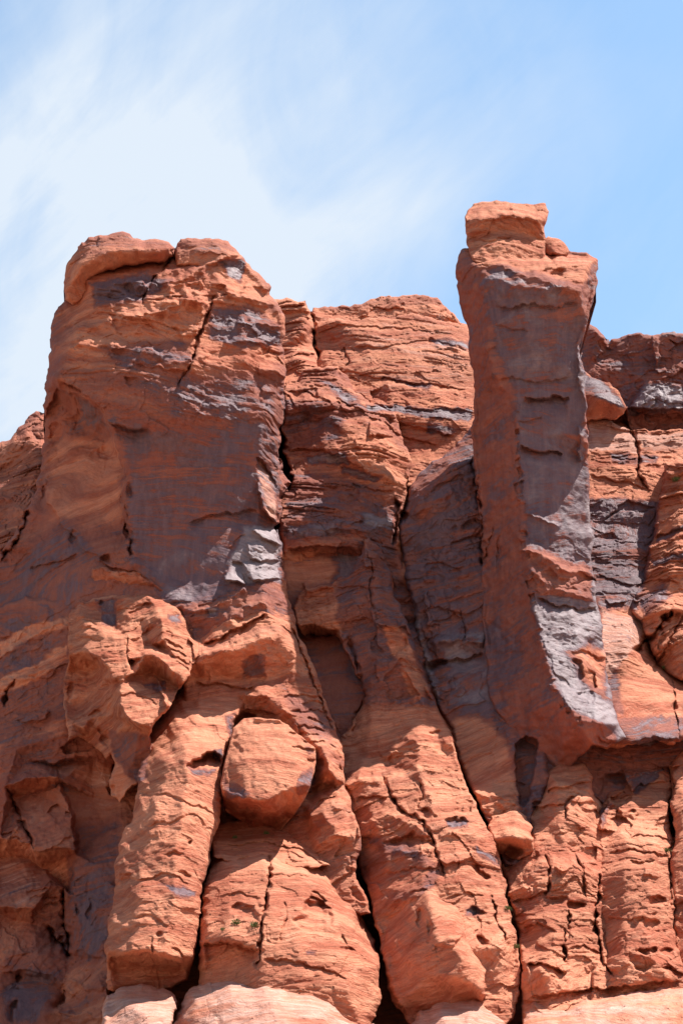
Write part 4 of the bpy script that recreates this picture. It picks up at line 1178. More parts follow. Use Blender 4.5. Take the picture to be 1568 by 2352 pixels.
# ---- big butte on the left
bt = empty('sandstone_butte', at(400, 1450, 204), 'massive square-topped sandstone butte on the left with a smooth shaded front', 'butte')
rock('tower_face', [(128, 712), (140, 700), (152, 690), (180, 650), (190, 610), (240, 590), (400, 575), (480, 560), (545, 585), (560, 603), (580, 622), (605, 642), (617, 650), (624, 657), (621, 675), (635, 697), (648, 722), (652, 745), (652, 790), (656, 850), (654, 900), (652, 950), (645, 1000), (640, 1050), (655, 1085), (672, 1110), (650, 1140), (643, 1200), (632, 1210), (642, 1240), (650, 1290), (662, 1360), (668, 1430), (560, 1470), (440, 1480), (300, 1420), (180, 1420), (60, 1480), (-80, 1500), (-80, 1400), (0, 1275), (40, 1210), (70, 1160), (95, 1090), (105, 1010), (97, 945), (104, 905), (112, 850), (118, 780)],
     [[(190, 620, 205), (300, 590, 206.5), (420, 580, 207), (540, 595, 207.5)],
      [(200, 645, 201.5), (300, 635, 200.5), (400, 620, 201.5), (500, 610, 202), (560, 620, 204)],
      [(200, 700, 201), (330, 670, 201), (420, 655, 200), (500, 640, 200.4), (560, 640, 203)],
      [(195, 735, 201), (280, 722, 198.9), (350, 715, 198.4), (430, 690, 199), (485, 695, 199), (560, 690, 200.5), (620, 700, 203.5)],
      [(160, 780, 199.5), (300, 780, 197.6), (450, 770, 198), (560, 760, 199.6), (640, 770, 203)],
      [(140, 850, 199), (300, 850, 196.4), (450, 840, 196.6), (560, 830, 198.4), (650, 840, 203)],
      [(128, 868, 199), (150, 885, 198.4), (190, 910, 197.5), (215, 928, 197.2), (235, 960, 197.4), (262, 990, 197.2)],
      [(262, 990, 197.2), (288, 1090, 198.6), (292, 1180, 199.4), (292, 1240, 199.8), (300, 1300, 199.6)],
      [(300, 985, 196.8), (400, 960, 196.2), (520, 950, 197.4), (600, 960, 199.4), (645, 960, 203.5)],
      [(600, 975, 199.4), (600, 1040, 200.2), (592, 1120, 201), (600, 1180, 201.8)],
      [(640, 1060, 204), (655, 1110, 205), (636, 1190, 204.5)],
      (400, 1100, 198.8), (500, 1100, 199.2), (400, 1200, 200), (520, 1200, 200.4), (340, 1300, 200.5), (430, 1340, 200.2), (520, 1330, 199.3), (560, 1300, 199.3),
      [(585, 1215, 200.5), (600, 1260, 199.8), (600, 1320, 198.6), (610, 1400, 196.8)],
      [(640, 1220, 202.2), (652, 1300, 201.4), (664, 1390, 200)],
      (450, 1420, 198), (540, 1430, 196.8),
      [(130, 900, 204.5), (160, 940, 205), (200, 985, 204.5), (245, 1010, 203.4)],
      (108, 900, 208), (110, 1000, 210.5), (100, 1080, 211), (160, 1020, 207.5), (140, 1100, 207.5), (220, 1100, 203), (240, 1180, 202.4), (180, 1170, 204.2), (100, 1180, 207), (240, 1260, 201), (150, 1280, 203), (50, 1280, 207), (200, 1380, 200.5), (60, 1400, 205), (-60, 1450, 209),
      [(118, 780, 205), (112, 850, 206)]],
     T=34, rim=(12, 2.2), strata=(0.27, 1.2, -0.02), lumps=0.33, facet=0.35, soft=2, seed=41, varnish=0.36, lamina=0.35, parent=bt)
rock('cap_rock', [(149, 690), (148, 650), (150, 622), (155, 605), (163, 595), (178, 575), (177, 570), (186, 558), (196, 556), (205, 545), (228, 539), (245, 541), (262, 537), (283, 533), (298, 537), (306, 546), (330, 549), (365, 551), (390, 560), (404, 571), (402, 590), (380, 602), (330, 606), (290, 610), (240, 622), (208, 642), (205, 670), (190, 690), (165, 700)],
     [[(150, 640, 202.5), (165, 610, 201.5), (200, 565, 200.8), (240, 548, 200.8), (290, 540, 201.2), (400, 565, 201.4)],
      [(160, 660, 201), (185, 620, 199), (240, 580, 198.6), (310, 570, 198.6), (390, 578, 199.6)],
      (200, 650, 202.5), (300, 605, 201.6), (180, 690, 202.5), (400, 595, 202)],
     T=26, rim=(9, 2.2), strata=(0.19, 1.0, 0.15), lumps=0.39, facet=0.45, seed=42, varnish=0.26, lamina=0.4, parent=bt, jit=0.6)
rock('cap_rock', [(405, 590), (404, 572), (408, 560), (415, 549), (430, 545), (460, 547), (490, 549), (508, 550), (525, 555), (537, 568), (545, 582), (560, 600), (585, 628), (560, 635), (500, 620), (450, 612), (410, 610)],
     [[(410, 570, 203), (420, 552, 202.6), (500, 555, 203.2), (540, 575, 204.2)], [(415, 590, 201.8), (460, 575, 201), (510, 570, 201.6), (550, 600, 203)], (430, 610, 201.5), (520, 615, 202.3), (570, 628, 203.8)],
     T=26, rim=(8, 1.6), strata=(0.22, 0.9, 0.1), lumps=0.33, facet=0.4, seed=43, varnish=0.26, lamina=0.4, parent=bt, jit=0.6)

# ---- spire and the fin under it
sp = empty('rock_spire', at(1260, 1780, 200), 'tall free-standing rock spire with a wide overhanging head, right of centre', 'rock spire')
rock('shaft', [(1060, 574), (1080, 566), (1110, 565), (1150, 568), (1200, 572), (1250, 578), (1305, 576), (1345, 583), (1373, 599), (1371, 650), (1366, 672), (1358, 700), (1347, 738), (1337, 765), (1330, 792), (1337, 830), (1342, 880), (1346, 950), (1350, 1000), (1347, 1050), (1352, 1100), (1358, 1200), (1358, 1300), (1368, 1380), (1382, 1440), (1390, 1540), (1405, 1600), (1422, 1668), (1440, 1690), (1400, 1712), (1360, 1712), (1330, 1740), (1290, 1785), (1235, 1790), (1190, 1700), (1120, 1600), (1110, 1450), (1105, 1350), (1106, 1250), (1097, 1170), (1090, 1100), (1086, 1040), (1080, 990), (1084, 950), (1088, 900), (1086, 850), (1078, 800), (1075, 760), (1064, 735), (1056, 700), (1050, 660), (1047, 630), (1048, 600)],
     [[(1062, 575, 207), (1150, 568, 208), (1250, 575, 208), (1370, 598, 205)],
      [(1048, 610, 206), (1085, 605, 203), (1140, 600, 201.8), (1250, 605, 201), (1345, 612, 201.2), (1370, 625, 204)],
      [(1100, 612, 202), (1120, 640, 199.8), (1180, 655, 198.6), (1260, 668, 198.2), (1335, 665, 198.8)],
      [(1100, 612, 202), (1108, 660, 200.2), (1115, 700, 200.8), (1120, 780, 201.2), (1130, 860, 201.6), (1160, 900, 202)],
      [(1335, 665, 198.8), (1340, 720, 200.3), (1322, 780, 201.3), (1325, 860, 201.8), (1330, 930, 202.3), (1335, 1000, 202.6)],
      (1200, 720, 199.4), (1280, 720, 199.4), (1220, 820, 200.4), (1280, 830, 200.6), (1240, 900, 201.2),
      (1060, 700, 207), (1082, 800, 207.5), (1096, 900, 208), (1095, 1000, 208.5),
      [(1180, 915, 201.6), (1187, 1000, 202), (1187, 1080, 202.2), (1192, 1150, 202), (1205, 1260, 200.6), (1216, 1340, 199), (1235, 1450, 197), (1265, 1560, 194.6), (1295, 1613, 193), (1321, 1662, 192.9), (1362, 1708, 193.2)],
      (1260, 1000, 202.3), (1270, 1090, 202.5), (1270, 1180, 202), (1290, 1270, 201), (1300, 1370, 199), (1330, 1480, 197), (1350, 1580, 195), (1370, 1660, 192.8),
      [(1348, 1060, 205), (1356, 1200, 204.4), (1358, 1300, 203.2), (1380, 1440, 200.4), (1392, 1550, 198.2), (1425, 1665, 195)],
      (1110, 1200, 208.5), (1112, 1350, 207.5), (1150, 1200, 205.5), (1160, 1350, 204), (1130, 1500, 204), (1190, 1500, 200.2), (1150, 1620, 200.5), (1220, 1640, 196.6), (1200, 1720, 198.4), (1281, 1757, 197.4), (1340, 1752, 196.9), (1240, 1790, 200)],
     T=13, rim=(6, 0.9), strata=(0.09, 1.4, 0.0), lumps=0.23, facet=0.28, soft=1, push=(1050, 1560, -3.0), seed=51, varnish=0.40, lamina=0.3, parent=sp, jit=0.7)
rock('capstone', [(1072, 562), (1073, 540), (1068, 518), (1067, 500), (1072, 484), (1082, 470), (1084, 466), (1100, 463), (1120, 464), (1140, 461), (1180, 466), (1215, 466), (1235, 467), (1254, 466), (1256, 480), (1260, 487), (1256, 505), (1250, 522), (1251, 534), (1253, 545), (1250, 570), (1246, 605), (1150, 610), (1085, 600), (1075, 580)],
     [[(1085, 468, 210), (1180, 466, 210), (1254, 470, 210)], [(1070, 505, 206), (1100, 500, 204.2), (1180, 495, 203.6), (1240, 500, 204), (1256, 500, 206)],
      (1080, 545, 206.4), (1130, 535, 205), (1200, 540, 205), (1242, 545, 206), (1120, 560, 203.6), (1180, 570, 203), (1240, 575, 204.4)],
     T=10, rim=(5, 1.2), strata=(0.45, 0.6, -0.12), lumps=0.20, facet=0.3, soft=1, push=(1050, 1560, -3.0), seed=52, varnish=-0.05, paleness=0.12, lamina=1.1, parent=sp, jit=0.5)
rock('side_block', [(1240, 560), (1252, 545), (1260, 540), (1268, 546), (1284, 549), (1296, 558), (1306, 577), (1300, 590), (1240, 585)],
     [(1245, 570, 206), (1262, 550, 205.6), (1285, 555, 205.8), (1300, 575, 205.4), (1270, 580, 204)],
     T=8, rim=(4, 0.8), strata=(0.22, 0.5, 0.0), lumps=0.26, facet=0.5, soft=1, push=(1050, 1560, -3.0), seed=53, varnish=0.0, lamina=0.9, parent=sp, jit=0.5, step=2.5)

rock('shaded_fin', [(1100, 960), (1080, 985), (1058, 1010), (1040, 1032), (1015, 1048), (990, 1060), (962, 1086), (944, 1120), (932, 1155), (918, 1185), (916, 1230), (922, 1290), (940, 1360), (950, 1430), (975, 1530), (1000, 1610), (1035, 1680), (1055, 1750), (1070, 1800), (1100, 1850), (1140, 1930), (1160, 1990), (1200, 1990), (1230, 1900), (1260, 1790), (1250, 1600), (1180, 1300), (1140, 1000)],
     [[(1080, 990, 215), (1040, 1035, 213.8), (985, 1065, 213.5), (945, 1125, 213), (920, 1190, 212)],
      (1080, 1060, 211), (1020, 1080, 210.8), (970, 1140, 210), (1080, 1180, 209.5), (1000, 1200, 209.5), (930, 1250, 210.5), (1000, 1290, 209), (1100, 1300, 207.6), (960, 1400, 207), (1050, 1400, 207), (1150, 1400, 205),
      (960, 1450, 207), (1010, 1480, 205.8), (1100, 1490, 205.3), (1000, 1560, 205), (1100, 1600, 203), (1020, 1650, 202.4), (1060, 1750, 199.4), (1120, 1700, 200.2), (1180, 1700, 198.5), (1120, 1790, 197), (1180, 1810, 196.5), (1100, 1850, 195), (1160, 1900, 193.4), (1200, 1850, 195.4), (1170, 1960, 191.5), (1230, 1780, 196.5)],
     T=20, rim=(10, 2.2), strata=(0.26, 1.2, 0.25), lumps=0.46, facet=0.6, seed=54, varnish=0.56, lamina=0.5,
     label='shaded blocky fin of dark varnished rock leaning against the left side of the spire', cat='rock fin')

rock('rounded_shoulder', [(1372, 1412), (1390, 1400), (1410, 1400), (1432, 1405), (1455, 1418), (1475, 1440), (1488, 1470), (1498, 1515), (1525, 1540), (1568, 1560), (1700, 1590), (1700, 1710), (1568, 1700), (1540, 1712), (1500, 1700), (1430, 1712), (1370, 1715), (1350, 1700), (1340, 1500)],
     [[(1385, 1405, 208.5), (1430, 1405, 209), (1475, 1440, 210), (1495, 1510, 209.5), (1568, 1565, 209), (1690, 1600, 209)],
      [(1380, 1470, 203), (1430, 1480, 202.4), (1470, 1530, 203.4), (1530, 1580, 203.5), (1600, 1600, 203.5)],
      [(1390, 1560, 199.6), (1440, 1570, 198.5), (1500, 1620, 199), (1568, 1650, 199)],
      [(1410, 1650, 195.5), (1440, 1690, 194.8), (1500, 1695, 195.2), (1560, 1690, 195.4)], (1360, 1700, 197), (1690, 1690, 198)],
     T=16, rim=(16, 2.6), strata=(0.17, 0.8, -0.1), lumps=0.33, facet=0.3, seed=55, varnish=-0.1, paleness=0.22, lamina=1.0,
     label='smooth sunlit shoulder with white-grey top, right of the foot of the spire', cat='rock outcrop')

rock('undercut_wall', [(1230, 1700), (1300, 1690), (1380, 1680), (1500, 1680), (1640, 1680), (1640, 1900), (1400, 1950), (1250, 1850)],
     [(1240, 1740, 197.8), (1350, 1720, 197.8), (1450, 1720, 198.8), (1600, 1720, 199), (1350, 1780, 198), (1450, 1780, 199), (1600, 1780, 199), (1400, 1900, 198)],
     T=14, rim=(5, 1.0), strata=(0.38, 1.2, 0.0), lumps=0.46, facet=0.9, seed=56, varnish=0.5,  # raised varnish paints in the shade below the overhang
     label='dark recessed rock under the overhang of the smooth sunlit shoulder', cat='rock wall')

# ---- left side
rock('shadow_wall', [(-80, 1440), (-20, 1400), (60, 1370), (180, 1370), (300, 1400), (360, 1560), (370, 1700), (340, 1900), (300, 2100), (290, 2520), (-80, 2520)],
     [[(0, 1450, 205), (100, 1400, 203.4), (200, 1400, 201)], (160, 1480, 200.4), (0, 1550, 204), (90, 1560, 202), (150, 1600, 200.6), (0, 1640, 203.6), (60, 1660, 202.2),
      [(0, 1700, 202.4), (40, 1720, 201.2), (140, 1690, 200), (180, 1712, 200.4)],
      [(60, 1748, 202.6), (131, 1748, 201.2), (215, 1738, 200.4)], [(131, 1756, 203.4), (215, 1746, 202.8)],
      [(20, 1806, 200.6), (55, 1790, 200.2), (128, 1784, 200.4), (140, 1796, 200.8)],
      [(38, 1834, 204.8), (90, 1818, 204.2), (136, 1802, 203.2)],
      [(140, 1800, 203.2), (178, 1869, 203.4), (183, 1948, 203.6)], [(134, 1806, 202), (168, 1869, 201), (172, 1950, 199.6)],
      (215, 1830, 204.2), (270, 1830, 203), (240, 1900, 203), (285, 1900, 201),
      [(79, 1952, 199.8), (131, 1943, 199), (172, 1952, 199.4)], [(0, 1930, 201), (67, 1934, 200)],
      [(0, 1966, 206), (58, 1974, 205.4), (102, 1992, 205.6), (160, 2044, 205.6)],
      (0, 2020, 204.6), (60, 2030, 203.6),
      [(0, 2082, 201.8), (82, 2080, 200.8), (120, 2030, 203), (146, 2060, 204)],
      [(0, 2100, 204.6), (70, 2128, 204), (117, 2134, 205), (146, 2136, 205.4)],
      [(90, 2086, 204.4), (146, 2096, 205)],
      (10, 2190, 202.6), (90, 2190, 201.6), (150, 2180, 202.6), [(0, 2228, 202.4), (44, 2226, 202), (117, 2236, 201.4), (149, 2268, 201.4)], [(44, 2238, 203.4), (112, 2250, 202.6), (140, 2278, 202.6)], (60, 2330, 203.6), (110, 2330, 203),
      [(150, 2041, 204.2), (162, 2199, 202.4), (156, 2260, 201.6)],
      [(176, 1960, 201.8), (172, 2060, 201), (185, 2180, 199.4)], (230, 1990, 200), (215, 2100, 199), (265, 2060, 197.4), (240, 2200, 197), (200, 2300, 197), (262, 2300, 194.5), (30, 2400, 203), (200, 2420, 196), (270, 2480, 192)],
     T=20, rim=(8, 1.5), strata=(0.12, 1.3, 0.12), lumps=0.28, facet=0.4, soft=0, seed=61, varnish=0.25, paleness=0.20, lamina=0.2,
     label='dark fractured wall in shadow at the lower left, with slanting broken slabs', cat='rock wall')

rock('jagged_block', [(154, 1436), (158, 1412), (165, 1396), (185, 1381), (212, 1378), (214, 1345), (210, 1307), (235, 1306), (262, 1309), (320, 1320), (348, 1330), (374, 1352), (400, 1377), (420, 1402), (438, 1444), (452, 1470), (458, 1490), (446, 1520), (434, 1556), (426, 1576), (400, 1606), (387, 1626), (366, 1650), (350, 1672), (342, 1720), (338, 1770), (320, 1800), (302, 1806), (290, 1828), (275, 1846), (262, 1822), (254, 1790), (262, 1760), (256, 1730), (240, 1745), (222, 1720), (205, 1705), (176, 1690), (158, 1700), (146, 1660), (146, 1600), (150, 1550), (158, 1500), (154, 1460)],
     [[(212, 1310, 199.4), (262, 1314, 199), (348, 1334, 198.8), (395, 1378, 199.5)],
      [(216, 1366, 201.6), (270, 1362, 201.8), (340, 1362, 201.4), (384, 1374, 200.6), (418, 1400, 200.5), (436, 1440, 200.2)],
      [(166, 1400, 200), (186, 1386, 199.5), (226, 1376, 198.6), (273, 1372, 198.2), (343, 1372, 197.8), (386, 1386, 197.6), (418, 1412, 197.6), (434, 1450, 197.6)],
      [(158, 1470, 197.2), (200, 1480, 195.6), (226, 1440, 196), (244, 1460, 195.2), (283, 1466, 194.8), (294, 1514, 193.6), (309, 1545, 192.6)],
      (186, 1430, 196.6), (240, 1400, 198.6), (262, 1445, 197.4), (300, 1420, 197), (330, 1440, 196.4),
      [(374, 1422, 195), (380, 1472, 193.8), (405, 1509, 193), (430, 1555, 192.4)], (420, 1470, 195.6), (446, 1490, 196.4),
      [(320, 1500, 194.8), (345, 1486, 195.6), (372, 1484, 196)],
      [(296, 1522, 193.2), (330, 1512, 192.6), (356, 1508, 192.2), (392, 1526, 191.8), (424, 1570, 192)],
      [(312, 1548, 194.6), (345, 1545, 195.4), (385, 1560, 195), (410, 1582, 194.6)],
      [(160, 1500, 196.6), (203, 1500, 194.8), (239, 1518, 193.6), (257, 1550, 192.8), (288, 1552, 192.4), (309, 1545, 192.6)],
      [(172, 1540, 199.8), (206, 1542, 199.4), (228, 1534, 197.8)], [(154, 1610, 198.6), (180, 1620, 199), (206, 1585, 198.4), (240, 1560, 196)],
      [(283, 1568, 192.2), (276, 1612, 190.8), (292, 1648, 189.6), (325, 1668, 189.2), (348, 1670, 189.6)],
      [(330, 1572, 193.4), (356, 1578, 193), (386, 1622, 191)],
      [(266, 1572, 194.6), (258, 1612, 194.4), (230, 1610, 196.6)], [(170, 1660, 196), (190, 1672, 195.2), (215, 1650, 195.8), (240, 1630, 195.6), (262, 1640, 194.6)],
      [(292, 1660, 192.6), (325, 1680, 192.2), (344, 1684, 192.4)], (300, 1760, 194), (330, 1760, 194.4), (250, 1690, 195.4), (262, 1780, 194.2), (275, 1836, 194.4), (298, 1790, 194), (200, 1695, 197)],
     T=18, rim=(5, 1.0), strata=(0.22, 0.7, 0.25), lumps=0.28, facet=0.35, soft=1, seed=62, varnish=-0.05, paleness=0.08, lamina=1.0,
     label='jagged sunlit block with stepped ledges jutting from the dark wall below the butte', cat='rock block')

rock('leaning_slab', [(436, 1470), (430, 1440), (470, 1395), (520, 1370), (580, 1340), (610, 1300), (640, 1215), (650, 1260), (656, 1310), (668, 1400), (684, 1450), (702, 1490), (720, 1535), (738, 1590), (757, 1640), (775, 1690), (788, 1740), (793, 1790), (806, 1850), (828, 1920), (826, 1960), (815, 2000), (850, 2100), (700, 2100), (640, 1960), (500, 1960), (420, 1650)],
     [[(640, 1225, 202.6), (655, 1310, 201.6), (668, 1410, 199.6), (704, 1500, 197.8), (740, 1600, 196.2), (778, 1700, 194.8), (795, 1800, 193)],
      (600, 1340, 200), (540, 1390, 198.6), (470, 1420, 199), (600, 1400, 197), (450, 1470, 198.2),
      [(450, 1510, 194.6), (520, 1500, 193.8), (580, 1480, 194.2), (640, 1460, 195), (680, 1500, 196)],
      [(450, 1555, 196.4), (540, 1560, 196.6), (620, 1570, 196.2), (680, 1580, 195.6)],
      [(540, 1600, 195.5), (600, 1595, 194.2), (650, 1630, 193.6), (700, 1680, 192.8), (740, 1720, 191.4)],
      (620, 1660, 196), (700, 1740, 195), (760, 1760, 190.8), (720, 1820, 193.4), (700, 1860, 192), (780, 1840, 190), (740, 1880, 188.6), (800, 1930, 188), (640, 1940, 192), (720, 1960, 189.5), (560, 1900, 194), (500, 1800, 197), (780, 2050, 187)],
     T=16, rim=(8, 1.8), strata=(0.22, 0.9, 0.1), lumps=0.39, facet=0.60, soft=2, seed=63, varnish=0.12, lamina=0.7,
     label='long red slab leaning left under the butte, arching over the wedged boulder', cat='rock slab')

rock('leaning_column', [(340, 1700), (350, 1670), (365, 1655), (385, 1620), (400, 1598), (430, 1575), (480, 1565), (550, 1563), (600, 1568), (640, 1582), (655, 1610), (640, 1616), (600, 1610), (568, 1612), (552, 1632), (545, 1650), (532, 1680), (518, 1730), (512, 1760), (512, 1800), (508, 1840), (502, 1895), (494, 1930), (480, 1960), (472, 2000), (468, 2040), (460, 2100), (452, 2160), (440, 2205), (430, 2250), (400, 2270), (340, 2275), (248, 2272), (243, 2210), (246, 2150), (256, 2080), (262, 2030), (265, 1970), (274, 1930), (290, 1900), (305, 1885), (312, 1830), (315, 1780)],
     [[(345, 1690, 196), (390, 1610, 198), (440, 1575, 199.5), (560, 1566, 199.5), (640, 1585, 198)],
      [(345, 1720, 193.5), (400, 1650, 193.6), (460, 1610, 194.8), (540, 1600, 195.5), (640, 1605, 196.6)],
      [(330, 1790, 191.5), (380, 1770, 188.8), (430, 1730, 188.6), (505, 1730, 190.4)],
      [(295, 1900, 189), (350, 1890, 186), (420, 1880, 185.2), (500, 1880, 187.4)],
      [(270, 1980, 187.4), (330, 1980, 184.4), (400, 1970, 183.4), (475, 1970, 185.4)],
      [(260, 2080, 185), (320, 2080, 181.8), (400, 2080, 181), (460, 2080, 183)],
      [(250, 2190, 182.5), (300, 2185, 179.8), (380, 2190, 179.4), (440, 2195, 181.5)],
      [(250, 2222, 184.5), (330, 2225, 184), (430, 2228, 184)], (340, 2270, 185)],
     T=18, rim=(14, 2.4), strata=(0.13, 0.7, -0.08), lumps=0.36, facet=0.32, soft=2, seed=64, varnish=-0.12, paleness=0.1, lamina=1.0,
     label='tall sunlit orange column with an eye-shaped hollow, left of the wedged boulder', cat='rock column')

rock('boulder', [(536, 1672), (560, 1650), (592, 1647), (642, 1652), (722, 1716), (726, 1748), (720, 1776), (702, 1828), (672, 1880), (640, 1912), (600, 1918), (514, 1862), (508, 1800), (520, 1735)],
     [[(545, 1660, 191.5), (640, 1658, 191.5), (718, 1716, 190)],
      [(520, 1760, 189), (560, 1740, 187.8), (620, 1740, 187.4), (680, 1750, 187.6), (720, 1765, 189)],
      [(509, 1812, 187.6), (560, 1836, 185.8), (606, 1842, 185.2), (650, 1818, 185.6), (706, 1806, 186.6)],
      (530, 1870, 192), (600, 1880, 191), (660, 1880, 192), (600, 1915, 194), (690, 1860, 190)],
     T=7, rim=(4, 0.7), strata=(0.04, 0.6, -0.1), lumps=0.06, facet=0.05, soft=1, seed=65, varnish=-0.3, paleness=0.0, lamina=1.1, jit=0.35,
     label='huge flat-faced six-sided boulder wedged in the cleft beside the orange column', cat='boulder')

rock('boulder_floor', [(490, 1900), (520, 1880), (640, 1905), (720, 1930), (760, 1990), (600, 2000), (490, 1970)],
     [(500, 1905, 192), (600, 1910, 192), (720, 1940, 191), (520, 1960, 188), (640, 1960, 188), (740, 1985, 187)],
     T=8, rim=(5, 1.0), strata=(0.22, 0.6, 0), lumps=0.33, facet=0.5, seed=66, varnish=0.0,
     label='small sandy ledge of rubble under the wedged six-sided boulder', cat='rock ledge')

rock('round_dome', [(470, 2060), (476, 2000), (486, 1960), (505, 1940), (540, 1930), (590, 1921), (640, 1921), (690, 1932), (722, 1950), (755, 1975), (790, 2015), (812, 2060), (830, 2100), (842, 2130), (862, 2160), (872, 2220), (872, 2290), (856, 2340), (840, 2400), (600, 2420), (450, 2300), (452, 2240), (460, 2160)],
     [[(490, 1960, 190.5), (540, 1936, 191.5), (640, 1926, 192.5), (720, 1955, 191), (800, 2040, 189.5), (850, 2150, 188.5)],
      [(480, 2020, 186), (540, 2000, 185.4), (620, 1985, 185.6), (700, 2010, 185.2), (770, 2070, 185)],
      [(468, 2110, 183.4), (530, 2100, 181.6), (600, 2090, 181), (680, 2090, 181.4), (770, 2120, 181.4), (820, 2150, 182.5)],
      [(460, 2185, 181.6), (520, 2160, 179.6), (590, 2170, 179), (680, 2170, 178.8), (770, 2190, 179), (860, 2220, 181)],
      [(455, 2240, 182.6), (520, 2215, 181.2), (595, 2215, 178.4), (700, 2240, 177.4), (800, 2270, 177.6), (865, 2290, 180)], (840, 2390, 178), (600, 2400, 176)],
     T=16, rim=(18, 3.4), strata=(0.16, 0.8, 0.02), lumps=0.46, facet=0.36, seed=67, varnish=-0.15, paleness=0.08, lamina=1.0,
     label='broad rounded dome split by a vertical crack, bottom left of centre', cat='rock dome')

rock('pale_base', [(225, 2420), (238, 2330), (243, 2285), (270, 2270), (320, 2262), (370, 2264), (400, 2275), (412, 2300), (400, 2330), (380, 2400), (380, 2520), (225, 2520)],
     [(250, 2290, 182), (330, 2272, 182.5), (400, 2285, 182), (260, 2350, 179), (340, 2340, 177), (390, 2340, 178), (300, 2480, 172)],
     T=14, rim=(12, 2), strata=(0.19, 0.8, 0.2), lumps=0.33, facet=0.3, seed=68, varnish=-0.3, paleness=0.64, lamina=0.7,
     label='small pale pink rounded rock at the bottom edge below the orange column', cat='rock outcrop')
rock('pale_base', [(380, 2400), (405, 2330), (425, 2290), (455, 2255), (500, 2240), (560, 2236), (620, 2236), (680, 2248), (730, 2262), (770, 2285), (800, 2310), (840, 2345), (880, 2380), (900, 2520), (380, 2520)],
     [[(400, 2345, 181), (455, 2262, 182), (560, 2242, 181.6), (680, 2254, 180.4), (770, 2292, 179.6), (860, 2370, 180)],
      [(430, 2350, 177), (520, 2290, 176), (620, 2290, 174.6), (720, 2320, 174), (800, 2370, 175)], (500, 2420, 171), (650, 2400, 168.5), (780, 2430, 170), (650, 2500, 165)],
     T=16, rim=(12, 2), strata=(0.21, 0.7, 0.05), lumps=0.33, facet=0.35, seed=69, varnish=-0.2, paleness=0.64, lamina=0.8,
     label='wide pale pink ledge at the bottom edge under the rounded split dome', cat='rock ledge')

# ---- central ridge running from the pointed top to the bottom
rock('pointed_ridge', [(675, 1420), (672, 1395), (690, 1358), (700, 1348), (740, 1346), (762, 1345), (775, 1328), (800, 1312), (820, 1290), (832, 1262), (836, 1240), (850, 1234), (862, 1244), (880, 1258), (888, 1276), (890, 1300), (900, 1340), (915, 1390), (935, 1440), (948, 1480), (968, 1530), (990, 1590), (1015, 1645), (1040, 1700), (1054, 1750), (1064, 1800), (1090, 1850), (1120, 1905), (1148, 1955), (1158, 2010), (1165, 2080), (1175, 2130), (1190, 2180), (1195, 2260), (1180, 2340), (1120, 2400), (980, 2400), (900, 2300), (870, 2140), (845, 2050), (828, 1990), (808, 1920), (792, 1860), (783, 1800), (762, 1760), (765, 1730), (785, 1690), (800, 1660), (825, 1630), (838, 1600), (828, 1560), (805, 1520), (785, 1478), (765, 1450), (720, 1442), (690, 1446), (680, 1436)],
     [[(690, 1362, 209), (740, 1350, 208.5), (800, 1318, 208), (838, 1245, 208), (870, 1255, 208)],
      [(680, 1410, 207.2), (740, 1400, 206), (800, 1380, 205.8), (845, 1300, 206), (868, 1300, 206.2), (888, 1300, 208)],
      [(868, 1300, 206.2), (880, 1400, 204.6), (910, 1480, 203), (940, 1550, 201.4), (975, 1620, 199.6), (1010, 1700, 197.4)],
      [(690, 1440, 206.8), (760, 1445, 206)], (790, 1460, 206), (830, 1480, 203.8), (820, 1540, 204), (870, 1520, 202.6), (850, 1590, 202), (930, 1450, 204.6), (970, 1540, 203.4),
      (820, 1650, 202), (790, 1700, 201.4), (850, 1660, 199.8), (920, 1650, 199.4),
      [(890, 1760, 197.6), (915, 1720, 197.6), (960, 1700, 196.6), (1020, 1720, 197.4)],
      (800, 1760, 198.4), (840, 1730, 198.8), (780, 1770, 199),
      [(790, 1800, 195.6), (830, 1790, 194.6), (880, 1800, 193.6), (960, 1770, 193.2), (1050, 1780, 195)],
      [(800, 1850, 194.6), (850, 1860, 192.4), (920, 1870, 191.4), (1000, 1860, 189.8), (1080, 1850, 192)],
      [(815, 1930, 193.6), (880, 1930, 190.8), (960, 1930, 188.2), (1050, 1940, 186.8), (1140, 1960, 189.6)],
      [(840, 2010, 192), (900, 2000, 188.6), (970, 1995, 185.8), (1060, 2020, 185.2), (1150, 2040, 187.6)],
      [(870, 2090, 188), (960, 2060, 184), (1060, 2100, 183.6), (1160, 2110, 186)],
      [(1010, 2200, 182.6), (1080, 2180, 181.8), (1150, 2180, 183), (1185, 2200, 185)], (1090, 2240, 183), (1150, 2280, 183), (1170, 2340, 183), (900, 2300, 184), (1050, 2380, 181)],
     T=16, rim=(6, 1.2), strata=(0.20, 0.85, 0.12), lumps=0.46, facet=0.55, soft=2, push=(1350, 1700, -2.5), seed=71, varnish=0.04, paleness=0.0, lamina=0.9,
     label='long ridge running from a pointed top in the centre down to the bottom edge', cat='rock ridge')

